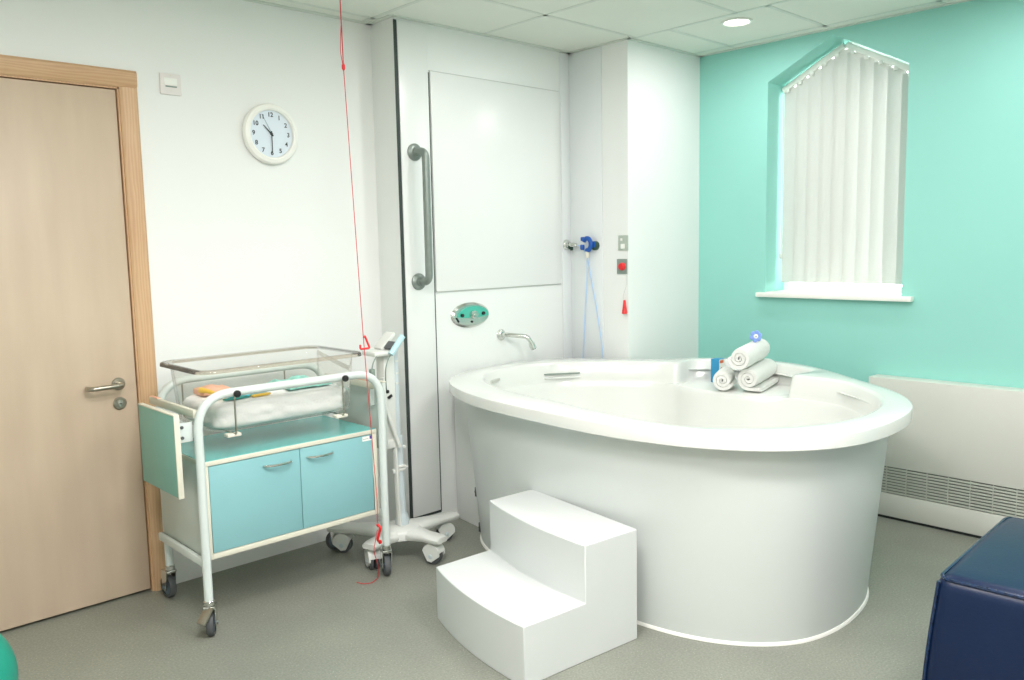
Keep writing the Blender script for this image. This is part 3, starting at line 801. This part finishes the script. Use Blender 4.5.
b = BM(); lathe(b, [(.004, .009), (.0035, .0125)], fcen, fd, 12); obj('centre_dot', b, 'plated', fl)

ct = root('carton', 'small blue carton with a printed side, standing behind the left towel', 'box', (3.70, -1.03, SH))
Rz = Matrix.Rotation(math.radians(-12), 3, 'Z')
cx, cy = 3.765, -1.06
obj('carton_body', B((cx - .028, cy - .025, SH + .0005), (cx + .028, cy + .025, SH + .125), .001), 'boxblue', ct)
obj('printed_side', B((cx - .027, cy - .0262, SH + .002), (cx + .027, cy - .0252, SH + .124)), 'white', ct)
b = BM(); box(b, (cx - .024, cy - .0272, SH + .105), (cx + .01, cy - .0262, SH + .12)); obj('orange_print', b, 'orange', ct)
b = BM(); lathe(b, [(.014, 0), (.014, .001)], (cx - .008, cy - .0262, SH + .068), (0, -1, 0), 16); obj('brown_print', b, 'brown', ct)

# ------------------------------------------------------------------ cot trolley
XL, XR, YF, YB, ZT = 1.174, 1.955, -.590, -.135, .893
tr = root('cot_trolley', 'turquoise and white hospital cot trolley on four castors', 'trolley', ((XL + XR) / 2, (YF + YB) / 2, 0))
for y in (YF, YB):
    b = BM(); tube(b, rounded_path([(XL + (.034 if y == YB else 0), y, .130), (XL + (.034 if y == YB else 0), y, ZT), (XR, y, ZT), (XR, y, .130)], .13, 12), .0162, 14)
    obj('hoop_frame', b, 'metalw', tr)
for x in (XL, XR):
    b = BM(); box(b, (x - .008, YF + .015, .262), (x + .008, YB - .015, .292), .003); obj('cross_rail', b, 'metalw', tr)
    b = BM(); box(b, (x - .008, YF + .015, .815), (x + .008, YB - .015, .845), .003); obj('upper_rail', b, 'edge', tr)
# cabinet
CX0, CX1, CYF, CYB, CZ0, CZ1 = 1.188, 1.936, -.574, -.15, .282, .632
b = BM()
box(b, (CX0, CYF + .018, CZ0), (CX0 + .018, CYB, CZ1), .001); box(b, (CX1 - .018, CYF + .018, CZ0), (CX1, CYB, CZ1), .001)
box(b, (CX0 + .018, CYF + .018, CZ0), (CX1 - .018, CYB, CZ0 + .018)); box(b, (CX0 + .018, CYB - .008, CZ0), (CX1 - .018, CYB, CZ1))
obj('carcass', b, 'carc', tr)
b = BM()
box(b, (CX0, CYF, CZ0), (CX0 + .020, CYF + .018, CZ1), .001); box(b, (CX1 - .020, CYF, CZ0), (CX1, CYF + .018, CZ1), .001)
box(b, (CX0 + .020, CYF, CZ0), (CX1 - .020, CYF + .018, CZ0 + .020), .001)
obj('face_edging', b, 'edge', tr)
obj('worktop_edging', B((CX0, CYF - .002, CZ1), (CX1, CYB, CZ1 + .017), .002), 'edge', tr)
obj('worktop', B((CX0 + .004, CYF + .002, CZ1 + .0165), (CX1 - .004, CYB - .004, CZ1 + .0195)), 'ttop', tr)
mid = 1.577
for (x0, x1, hx) in ((CX0 + .0225, mid - .0015, 1.480), (mid + .0015, CX1 - .0225, 1.665)):
    d_ = obj('door', B((x0, CYF + .001, CZ0 + .0225), (x1, CYF + .017, CZ1 - .003), .001), 'tdoor', tr)
    b = BM(); tube(b, catmull([(hx - .058, CYF + .001, .590), (hx - .050, CYF - .012, .590), (hx - .03, CYF - .022, .590), (hx, CYF - .026, .590), (hx + .03, CYF - .022, .590), (hx + .050, CYF - .012, .590), (hx + .058, CYF + .001, .590)], 5), .0048, 10)
    obj('handle', b, 'chrome', d_)
stk = obj('sticker', B((1.866, CYF + .0002, .606), (1.912, CYF + .0009, .626)), 'white', tr)
obj('sticker_mark', B((1.902, CYF - .0008, .612), (1.911, CYF + .0002, .626)), 'purple', stk)
obj('sticker_lines', B((1.870, CYF - .0004, .614), (1.896, CYF + .0002, .616)), 'plated', stk)
# folded-down end flaps
fl_ = BM(); box(fl_, (1.086, -.600, .545), (1.104, -.262, .838), .0015)
fp = obj('end_flap', fl_, 'tflap', tr)
e_ = BM(); box(e_, (1.085, -.606, .543), (1.1045, -.600, .842), .001); box(e_, (1.085, -.604, .838), (1.1045, -.260, .843), .001)
obj('flap_edging', e_, 'edge', fp)
for y in (-.575,):
    b = BM(); box(b, (1.104, y, .735), (1.160, y + .004, .805), .001); hb_ = obj('hinge_bracket', b, 'metalw', tr)
    for zz in (.790, .752):
        b = BM(); lathe(b, [(.006, 0), (.006, .004)], (1.122, y, zz), (0, -1, 0), 12); obj('hinge_bolt', b, 'rubber', hb_)
b = BM(); box(b, (1.104, -.30, .735), (1.160, -.296, .805), .001); obj('hinge_bracket', b, 'metalw', tr)
fl2 = BM(); box(fl2, (1.985, -.56, .545), (2.003, -.20, .838), .0015); fp = obj('end_flap', fl2, 'carc', tr)
tag(fp, 'white backed flap at the right hand end')
e_ = BM(); box(e_, (1.9845, -.562, .838), (2.0035, -.198, .843), .001); obj('flap_edging', e_, 'edge', fp)
b = BM(); box(b, (1.962, -.50, .735), (1.9845, -.496, .805), .001); obj('hinge_bracket', b, 'metalw', tr)
obj('red_edge_strip', B((XL - .007, YB - .10, .8452), (XL + .007, YB - .02, .8475)), 'pink', tr)
obj('red_edge_strip', B((XR - .007, YF + .06, .8452), (XR + .007, YB - .08, .8475)), 'pink', tr)
# cradle rods with knobs
for x in (1.316, 1.772):
    b = BM(); tube(b, rounded_path([(x - .006, YF - .012, .893), (x - .006, YF - .012, .738), (x - .006, YB + .012, .738), (x - .006, YB + .012, .893)], .012, 4), .0035, 8)
    obj('cradle_rod', b, 'satin', tr)
    for y, s in ((YF, -1), (YB, 1)):
        b = BM(); lathe(b, [(.006, .0), (.013, .004), (.0135, .012), (.010, .018), (.002, .020)], (x, y + s * .0165, ZT - .004), (0, s, 0), 20)
        obj('black_knob', b, 'black', tr)
    b = BM(); box(b, (x - .035, YF - .004, .728), (x + .018, YF + .030, .739), .002); obj('rod_bracket', b, 'offwhite', tr)

def castor(cx, cy, top, parent, yaw=0.0, R=.0475, brake=False, style='chrome'):
    d = Vector((math.cos(yaw), math.sin(yaw), 0)); ax = Vector((-d.y, d.x, 0))
    c = Vector((cx, cy, 0)) - d * .022; wc_ = Vector((c.x, c.y, R))
    b = BM(); lathe(b, [(.019, top - .022), (.019, top - .006), (.013, top)], (cx, cy, 0), (0, 0, 1), 20); lathe(b, [(.010, top - .03), (.010, top - .02)], (cx, cy, 0), (0, 0, 1), 14)
    rot = Matrix((d, ax, Vector((0, 0, 1)))).transposed()
    cen = Vector((cx, cy, 0)) - d * .010
    t = BM(); box(t, (-.026, -.020, top - .036), (.026, .020, top - .024), .003)
    for s in (-1, 1):
        prism(t, [(-.026, s * .0185, top - .026), (.018, s * .0185, top - .026), (.006, s * .0185, R - .010), (-.024, s * .0185, R - .010)], (0, s * .003, 0))
    bmesh.ops.transform(t, verts=t.verts, matrix=Matrix.Translation(cen) @ rot.to_4x4()); merge(b, t)
    f_ = obj('castor', b, 'chrome' if style == 'chrome' else 'equip', parent)
    b = BM(); lathe(b, [(R * .72, -.0125), (R * .92, -.0125), (R, -.007), (R, .007), (R * .92, .0125), (R * .72, .0125)], wc_, ax, 32, cap=False)
    bridge_r = None
    obj('tyre', b, 'rubber', f_)
    b = BM(); lathe(b, [(.001, -.009), (R * .73, -.009), (R * .73, .009), (.001, .009)], wc_, ax, 28); lathe(b, [(.007, -.0235), (.007, .0235)], wc_, ax, 12); obj('wheel_hub', b, 'hub', f_)
    if brake:
        t = BM(); box(t, (-.004, -.020, -.004), (.060, .020, .004), .002)
        bmesh.ops.transform(t, verts=t.verts, matrix=Matrix.Translation(Vector((cx, cy, top - .03)) + d * (.012)) @ (Matrix.Rotation(math.radians(-38), 3, 'Z') @ rot @ Matrix.Rotation(math.radians(48), 3, 'Y')).to_4x4())
        obj('brake_pedal', t, 'satin', f_)
    return f_
castor(XL, YF, .146, tr, math.radians(-122), brake=True)
castor(XL + .034, YB, .146, tr, math.radians(-84))
castor(XR, YF, .146, tr, math.radians(-112))
castor(XR, YB, .146, tr, math.radians(150))

# ------------------------------------------------------------------ bassinet
def rrect(cx, cy, hx, hy, r, z, n=8):
    out = []
    for qx, qy, a0_ in ((1, 1, 0), (-1, 1, 90), (-1, -1, 180), (1, -1, 270)):
        for k in range(n + 1):
            a = math.radians(a0_ + 90 * k / n)
            out.append((cx + qx * (hx - r) + r * math.cos(a), cy + qy * (hy - r) + r * math.sin(a), z))
    return out
bs = root('bassinet', 'clear acrylic baby bassinet tub slung on the trolley frame', 'bassinet', (1.548, -.370, .7425))
BX, BY = 1.546, -.374
bm = BM()
rs = [ring(bm, rrect(BX, BY, .262, .155, .05, .7425)), ring(bm, rrect(BX, BY, .292, .176, .06, .7435)), ring(bm, rrect(BX, BY, .304, .183, .065, .755)), ring(bm, rrect(BX, BY, .322, .190, .06, .968)), ring(bm, rrect(BX, BY, .326, .193, .06, .977))]
for a, b_ in zip(rs[:-1], rs[1:]): bridge(bm, a, b_)
bm.faces.new(rs[0]); bmesh.ops.recalc_face_normals(bm, faces=bm.faces)
obj('tub_shell', bm, 'shell', bs, ang=60)
bm = BM()
rr_ = [ring(bm, rrect(BX, BY, .326, .193, .06, .9775)), ring(bm, rrect(BX, BY, .346, .208, .06, .9815)), ring(bm, rrect(BX, BY, .351, .212, .06, .978)), ring(bm, rrect(BX, BY, .352, .213, .06, .966)), ring(bm, rrect(BX, BY, .3495, .2105, .06, .966)), ring(bm, rrect(BX, BY, .3475, .2085, .06, .976)), ring(bm, rrect(BX, BY, .3265, .1935, .06, .973))]
for i in range(7): bridge(bm, rr_[i], rr_[(i + 1) % 7])
obj('tub_rim', bm, 'shellrim', bs, ang=60)

# mattress wrapped in a white sheet
bm = BM(); nx, ny, nz = 60, 26, 8
bmesh.ops.create_grid(bm, x_segments=1, y_segments=1, size=.001); bm.clear()
def sheet_box(bm, cx, cy, hx, hy, z0, z1, r, wr, seed=0):
    lay = []
    N_ = 10
    for k in range(N_ + 1):
        t = k / N_; z = z0 + (z1 - z0) * t
        e0 = min(1, min(t, 1 - t) * 4); ins = .018 * (1 - math.sqrt(max(0, 1 - (1 - e0) ** 2)))
        pts = rrect(cx, cy, hx - ins, hy - ins, r, z, 14)
        # subdivide the long sides so that the creases have points to move
        full = []
        for i in range(len(pts)):
            a = Vector(pts[i]); b_ = Vector(pts[(i + 1) % len(pts)])
            m_ = {14: 36, 29: 16, 44: 36, 59: 16}.get(i, 1)
            for j in range(m_): full.append(a.lerp(b_, j / m_))
        out = []
        for p_ in full:
            q = Vector((p_.x - cx, p_.y - cy, 0)).normalized()
            w_ = noise.noise(Vector((p_.x * 14 + seed, p_.y * 14, z * 40))) * wr + noise.noise(Vector((p_.x * 40 + z * 60, p_.y * 40, seed))) * wr * .6
            out.append(p_ + q * w_ * min(1, e0 * 2 + .2))
        lay.append(ring(bm, out))
    for a, b_ in zip(lay[:-1], lay[1:]): bridge(bm, a, b_)
    # top: shrink rings
    for side, lst in ((1, lay[-1]), (0, lay[0])):
        prev = lst
        for s in (.92, .8, .6, .4, .2):
            nr = ring(bm, [Vector((cx + (v.co.x - cx) * s / 1, cy + (v.co.y - cy) * s, v.co.z)) for v in lst])
            for v in nr:
                if side: v.co.z += .004 * noise.noise(Vector((v.co.x * 16, v.co.y * 16, seed))) + .002 * (1 - s)
            bridge(bm, prev, nr); prev = nr
        bm.faces.new(prev)
sheet_box(bm, BX, BY, .284, .167, .7475, .842, .05, .012)
mt = obj('bassinet_mattress', bm, 'sheet', ang=80)
tag(mt, 'small mattress in a creased white sheet lying in the clear bassinet', 'mattress')

def cloth(name, x0, x1, y0, y1, z, amp, m, label, cat, seed, rot=0.0, th=.005, grp=None, freq=16):
    bm = BM(); nx, ny = 30, 20; cx, cy = (x0 + x1) / 2, (y0 + y1) / 2; rows = []
    for i in range(nx + 1):
        row = []
        for j in range(ny + 1):
            u = x0 + (x1 - x0) * i / nx; v = y0 + (y1 - y0) * j / ny
            dz = amp * (.55 + .55 * noise.noise(Vector((u * freq + seed, v * freq, 0))) + .30 * noise.noise(Vector((u * freq * 2.6, v * freq * 2.6 + seed, 1))))
            ex = min(i, nx - i) / nx; ey = min(j, ny - j) / ny
            dz *= min(1, 6 * min(ex, ey) + .25)
            wob = .008 * noise.noise(Vector((u * 20, v * 20, seed + 3)))
            p_ = Vector((u + wob - cx, v + wob - cy, 0)); p_.rotate(Matrix.Rotation(rot, 3, 'Z'))
            row.append(Vector((cx + p_.x, cy + p_.y, z + dz)))
        rows.append(ring(bm, row))
    for a, b_ in zip(rows[:-1], rows[1:]): bridge(bm, a, b_, closed=False)
    bmesh.ops.recalc_face_normals(bm, faces=bm.faces)
    if bm.faces[0].normal.z < 0: bmesh.ops.reverse_faces(bm, faces=bm.faces)
    r_ = bmesh.ops.extrude_face_region(bm, geom=bm.faces[:])
    bmesh.ops.translate(bm, verts=[v for v in r_['geom'] if isinstance(v, bmesh.types.BMVert)], vec=(0, 0, th))
    o_ = obj(name, bm, m, ang=70); tag(o_, label, cat, grp); return o_
MZ = .8455
cloth('baby_blanket', 1.60, 1.795, -.475, -.26, MZ, .032, 'blanket', 'crumpled mint green baby blanket at the right end of the bassinet', 'blanket', 3)
cloth('folded_cloth', 1.305, 1.42, -.34, -.245, MZ, .018, 'pink', 'salmon pink cloth at the far left end of the bassinet', 'cloth', 9, th=.02)
cloth('folded_wrap', 1.36, 1.51, -.465, -.40, MZ + .001, .010, 'cyan', 'bright cyan folded wrap on the bassinet mattress', 'wrap', 5, rot=.15, th=.009)
cloth('teal_strap', 1.325, 1.42, -.492, -.47, MZ, .004, 'tealp', 'dark teal strap in front of the cyan wrap', 'strap', 2, th=.005)
b = BM(); box(b, (1.433, -.494, MZ), (1.51, -.472, MZ + .008), .002, rot=Matrix.Rotation(.1, 3, 'Z'))
o = obj('yellow_clip', b, 'yellow'); tag(o, 'small flat yellow clip near the front edge of the mattress', 'clip')
b = BM(); tube(b, [(1.292, -.345, .875), (1.31, -.37, .872), (1.325, -.415, .862), (1.335, -.46, .854)], [.013, .0095, .0085, .0075], 12, flat=(1, .9))
o = obj('yellow_tube', b, 'yellow'); tag(o, 'yellow plastic tube at the left end of the bassinet', 'tube')

# ------------------------------------------------------------------ emergency pull cord
pc = root('emergency_pull_cord', 'red emergency pull cord hanging from the ceiling past the trolley', 'pull cord', (1.80, -.64, 0))
b = BM(); lathe(b, [(.018, 0), (.018, .02), (.012, .028)], (1.803, -.64, H), (0, 0, -1), 20); obj('ceiling_rose', b, 'white', pc)
b = BM(); tube(b, [(1.803, -.64, H - .02), (1.807, -.64, 2.11)], .0021, 6)
tube(b, catmull([(1.8055, -.64, 2.27), (1.799, -.64, 2.21), (1.797, -.64, 2.16), (1.803, -.64, 2.12), (1.807, -.64, 2.105)], 5), .0014, 6)
tube(b, [(1.807, -.64, 2.10), (1.8475, -.64, 1.06), (1.884, -.64, .36), (1.880, -.64, .25)], .0016, 6)
obj('cord', b, 'cord', pc)
b = BM(); lathe(b, [(.003, 0), (.0065, .006), (.0065, .02), (.003, .026)], (1.807, -.64, 2.09), n=12); obj('connector_bead', b, 'red', pc)
b = BM(); tube(b, rounded_path([(1.829, -.645, 1.022), (1.828, -.645, 1.004), (1.873, -.645, 1.004), (1.852, -.645, 1.056), (1.846, -.645, 1.050)], .007, 4), .0042, 8); obj('triangle_handle', b, 'red', pc)
b = BM(); tube(b, rounded_path([(1.879, -.64, .262), (1.882, -.66, .255), (1.877, -.64, .195), (1.892, -.635, .186)], .012, 5), .0055, 8)
tube(b, [(1.892, -.635, .186), (1.896, -.632, .178)], [.008, .008], 8)
obj('triangle_handle', b, 'red', pc)
b = BM(); tube(b, catmull([(1.879, -.64, .24), (1.866, -.64, .19), (1.862, -.635, .15), (1.88, -.625, .10), (1.905, -.60, .05), (1.915, -.575, .004), (1.90, -.585, .003), (1.865, -.60, .003), (1.835, -.585, .003), (1.825, -.55, .003)], 6), .0016, 6)
obj('trailing_cord', b, 'cord', pc)

# ------------------------------------------------------------------ mobile equipment stand
MS = Vector((2.145, -.425, 0))
ms = root('equipment_stand', 'pale grey wheeled medical equipment stand behind the cot trolley', 'medical stand', MS)
legs = [(1.958, -.485), (2.195, -.630), (2.425, -.425), (1.975, -.180)]
bm = BM()
for lx, ly in legs:
    e_ = Vector((lx, ly, 0)); d = (e_ - MS).normalized(); s = Vector((-d.y, d.x, 0)); L0 = (e_ - MS).length
    prev = None
    for t, w, z0, z1 in ((-.05, .060, .095, .140), (.25, .066, .095, .141), (.5, .048, .098, .138), (.72, .038, .101, .134), (1.0, .044, .102, .130), (1.16, .036, .103, .126)):
        c = MS + d * L0 * t
        rg = ring(bm, [c + s * a * w + Vector((0, 0, z0 + (z1 - z0) * h_)) for a, h_ in ((-.85, 0), (.85, 0), (1, .3), (1, .7), (.75, 1), (-.75, 1), (-1, .7), (-1, .3))])
        if prev: bridge(bm, prev, rg)
        else: bm.faces.new(rg)
        prev = rg
    bm.faces.new(prev)
lathe(bm, [(.085, .092), (.098, .10), (.098, .130), (.085, .143), (.035, .147)], MS, n=28)
obj('base', bm, 'equip', ms, ang=45)
for i, (lx, ly) in enumerate(legs):
    d = (Vector((lx, ly, 0)) - MS).normalized(); yaw = [(-1.9), (-1.2), -.3, 2.2][i]
    dd = Vector((math.cos(yaw), math.sin(yaw), 0)); ax = Vector((-dd.y, dd.x, 0)); c = Vector((lx, ly, 0)) - dd * .018
    R = .039
    # twin wheel castor with grey side hoods that leave the tread showing low down
    b = BM(); n_ = 14
    for s in (-1, 1):
        poly = [c + ax * s * .0205 + dd * (math.cos(a) * (R + .004)) + Vector((0, 0, R + .010 + math.sin(a) * (R + .006))) for a in [math.radians(-8 + 170 * k / n_) for k in range(n_ + 1)]]
        poly += [c + ax * s * .0205 - dd * .018 + Vector((0, 0, .018)), c + ax * s * .0205 + dd * .004 + Vector((0, 0, .014))]
        prism(b, poly, ax * s * .008)
    top_ = [c - ax * .028 + dd * (math.cos(a) * (R + .005)) + Vector((0, 0, R + .010 + math.sin(a) * (R + .008))) for a in [math.radians(10 + 150 * k / n_) for k in range(n_ + 1)]]
    low_ = [c - ax * .028 + dd * (math.cos(a) * (R + .001)) + Vector((0, 0, R + .010 + math.sin(a) * (R + .001))) for a in [math.radians(10 + 150 * k / n_) for k in range(n_ + 1)]]
    prism(b, top_ + low_[::-1], ax * .056)
    lathe(b, [(.022, .092), (.022, .104)], (lx, ly, 0), n=18)
    cs_ = obj('castor', b, 'equip', ms)
    for s in (-1, 1):
        b = BM(); lathe(b, [(.001, -.007), (R - .004, -.007), (R, -.004), (R, .004), (R - .004, .007), (.001, .007)], c + ax * s * .0115 + Vector((0, 0, R)), ax, 28); obj('wheel', b, 'rubber', cs_)
        b = BM(); lathe(b, [(.011, 0), (.009, .002), (.002, .003)], c + ax * s * .0286 + Vector((0, 0, R)), ax * s, 18); obj('wheel_cap', b, 'pale', cs_)
# column
b = BM(); tube(b, [(MS.x + .012, MS.y, .145), (MS.x + .005, MS.y, .56)], .0215, 18); lathe(b, [(.030, .145), (.034, .165), (.024, .20)], (MS.x + .012, MS.y, 0), n=20)
obj('lower_column', b, 'pale', ms)
b = BM(); tube(b, rounded_path([(MS.x - .028, MS.y - .02, .56), (MS.x - .024, MS.y - .02, .30), (MS.x - .012, MS.y - .012, .15)], .03), .014, 12, flat=(1.2, .7)); obj('cable_cover', b, 'equip', ms)
b = BM()
for z in (.40, .415): lathe(b, [(.024, 0), (.029, .003), (.029, .010), (.024, .013)], (MS.x + .007, MS.y, z), n=18)
box(b, (MS.x - .045, MS.y - .03, .398), (MS.x - .012, MS.y - .012, .416), .003)
obj('column_clamp', b, 'equip', ms)
MU = MS + Vector((-.027, 0, 0))
b = BM(); box(b, (MU.x - .050, MU.y - .028, .545), (MU.x + .012, MU.y + .035, .945), .010); obj('main_body', b, 'equip', ms)
b = BM(); box(b, (MU.x + .012, MU.y - .020, .50), (MU.x + .038, MU.y + .035, .955), .008); obj('side_channel', b, 'pale', ms)
b = BM(); tube(b, [(MU.x - .058, MU.y - .030, .84), (MU.x - .058, MU.y - .034, .72), (MU.x - .02, MU.y - .042, .60), (MU.x + .008, MU.y - .044, .52)], .012, 10, flat=(1, .8)); obj('slanted_arm', b, 'equip', ms)
b = BM(); box(b, (MU.x - .045, MU.y - .034, .515), (MU.x + .020, MU.y + .03, .56), .008); obj('lower_housing', b, 'equip', ms)
obj('mounting_tab', B((MU.x + .030, MU.y - .01, .50), (MU.x + .068, MU.y + .01, .512), .002), 'equip', ms)
obj('mounting_tab', B((MU.x + .057, MU.y - .01, .405), (MU.x + .077, MU.y + .01, .414), .002), 'equip', ms)
# tray head with blue grip
tb_ = BM(); box(tb_, (MU.x - .115, MU.y - .060, .938), (MU.x - .010, MU.y + .045, .960), .008)
box(tb_, (MU.x - .055, MU.y - .010, .985), (MU.x + .045, MU.y + .055, 1.003), .006, rot=Matrix.Rotation(-.75, 3, 'Y'))
obj('tray', tb_, 'equip', ms)
b = BM(); tube(b, [(MU.x - .042, MU.y - .075, .945), (MU.x + .024, MU.y - .075, 1.020)], .0135, 16); obj('grip_bar', b, 'hbar', ms)
b = BM(); box(b, (MU.x - .035, MU.y - .070, .972), (MU.x + .005, MU.y + .02, .986), .003, rot=Matrix.Rotation(-.8, 3, 'Y')); obj('grip_mount', b, 'rubber', ms)
for pth_ in ([(MU.x - .100, MU.y - .055, .945), (MU.x - .128, MU.y - .065, .915), (MU.x - .138, MU.y - .068, .875), (MU.x - .120, MU.y - .055, .835), (MU.x - .052, MU.y - .027, .78)],
             [(MU.x - .030, MU.y - .060, .945), (MU.x - .055, MU.y - .070, .92), (MU.x - .068, MU.y - .070, .88), (MU.x - .060, MU.y - .055, .83), (MU.x - .040, MU.y - .029, .785)]):
    b = BM(); tube(b, catmull(pth_, 8), .0028, 8); obj('cable', b, 'plated', ms)
for q_ in (((-.148, -.080, .852), (-.128, -.058, .892)), ((-.134, -.075, .790), (-.112, -.050, .822))):
    obj('cable_plug', B((MU.x + q_[0][0], MU.y + q_[0][1], q_[0][2]), (MU.x + q_[1][0], MU.y + q_[1][1], q_[1][2]), .004), 'plated', ms)
b = BM(); lathe(b, [(.008, 0), (.008, .006)], (MU.x - .036, MU.y - .028, .775), (0, -1, 0), 14); box(b, (MU.x - .036, MU.y - .036, .745), (MU.x - .012, MU.y - .028, .757), .002, rot=Matrix.Rotation(-.5, 3, 'Y')); obj('black_catch', b, 'black', ms)
for z in (.90, .845, .80):
    b = BM(); box(b, (MU.x + .018, MU.y - .0225, z), (MU.x + .032, MU.y - .0195, z + .008)); obj('slot_mark', b, 'equip', ms)

# ------------------------------------------------------------------ navy seat block and ball
CS = root('navy_seat_block', 'glossy navy vinyl seat block with a piped top edge', 'seat', (2.85, -3.0, 0))
W, D, HH = .76, .85, .452
AS = math.radians(3.0); C0 = Vector((2.424, -2.640, 0))
bm = BM(); box(bm, (0, -D, .02), (W, 0, HH), .040, seg=6)
bmesh.ops.subdivide_edges(bm, edges=[e for e in bm.edges if e.calc_length() > .3], cuts=9, use_grid_fill=True)
def warp(v):
    u_ = v.x / W; w_ = -v.y / D
    k = max(0, math.sin(PI * min(1, max(0, u_)))) * max(0, math.sin(PI * min(1, max(0, w_))))
    z_ = (v.z - .02) / (HH - .02)
    v = v.copy()
    if v.z > .40: v.z += .012 * k
    if v.z > .40: v.z -= .014 * max(0, (u_ - .5) / .5) ** 2
    out = .030 * (1 - z_) ** 1.2 + .006 * math.sin(PI * min(1, max(0, z_)))
    v.x += (-out if u_ < .5 else out) * (1 if (u_ < .1 or u_ > .9) else abs(2 * u_ - 1)); v.y += (out if w_ < .5 else -out) * abs(2 * w_ - 1) ** 2
    return C0 + Matrix.Rotation(AS, 3, 'Z') @ v
for v in bm.verts: v.co = warp(v.co)
obj('padded_block', bm, 'navy', CS, ang=60)
b = BM()
pp = [warp(Vector(p_)) for p_ in rrect(W / 2, -D / 2, W / 2 - .009, D / 2 - .009, .035, HH - .010, 6)]; pp.append(pp[0])
tube(b, pp, .0055, 8); obj('piping', b, 'piping', CS)
b = BM(); tube(b, [warp(Vector((.009, -.009, .03 + (HH - .05) * k / 8))) for k in range(9)], .005, 8); obj('piping', b, 'piping', CS)
for x_ in (2.49, 3.12):
    for y_ in (-2.72, -3.40):
        b = BM(); lathe(b, [(.022, 0), (.022, .024)], (x_, y_, 0), n=16); obj('foot', b, 'black', CS)

bb = BM(); bmesh.ops.create_uvsphere(bb, u_segments=48, v_segments=32, radius=.197); bmesh.ops.translate(bb, verts=bb.verts, vec=(.326, -.748, .197))
for v in bb.verts:
    rr0 = math.hypot(v.co.x - .326, v.co.y + .748)
    v.co.z += 0
o = obj('exercise_ball', bb, 'ball'); tag(o, 'teal rubber exercise ball on the floor at the bottom left corner', 'ball')

# ------------------------------------------------------------------ world, camera, render look
w = bpy.data.worlds.new('World'); S.world = w; w.use_nodes = True
bg = w.node_tree.nodes['Background']; bg.inputs[0].default_value = (.93, .97, 1.0, 1); bg.inputs[1].default_value = 6.5

f, yaw, pit, rol = 831.077, 0.815875545, 0.112542383, -0.0198029447
fw = Vector((math.cos(yaw) * math.cos(pit), math.sin(yaw) * math.cos(pit), -math.sin(pit)))
rt = Vector((math.sin(yaw), -math.cos(yaw), 0)); up = rt.cross(fw)
r2 = math.cos(rol) * rt + math.sin(rol) * up; u2 = -math.sin(rol) * rt + math.cos(rol) * up
cam = bpy.data.cameras.new('camera'); co = bpy.data.objects.new('camera', cam); COL.objects.link(co)
cam.sensor_fit = 'HORIZONTAL'; cam.sensor_width = 36; cam.lens = f / 1024 * 36; cam.clip_start = .02
co.matrix_world = Matrix(((r2.x, u2.x, -fw.x, 0), (r2.y, u2.y, -fw.y, -3.479), (r2.z, u2.z, -fw.z, 1.404), (0, 0, 0, 1)))
S.camera = co
S.view_settings.view_transform = 'Standard'; S.view_settings.look = 'None'; S.view_settings.exposure = 0.50; S.view_settings.gamma = 1
S.view_settings.use_curve_mapping = False
S.cycles.use_denoising = True
S.cycles.max_bounces = 12; S.cycles.diffuse_bounces = 8; S.cycles.transparent_max_bounces = 16
S.cycles.sample_clamp_indirect = 6
for o in bpy.data.objects:
    if '_o' in o: del o['_o']
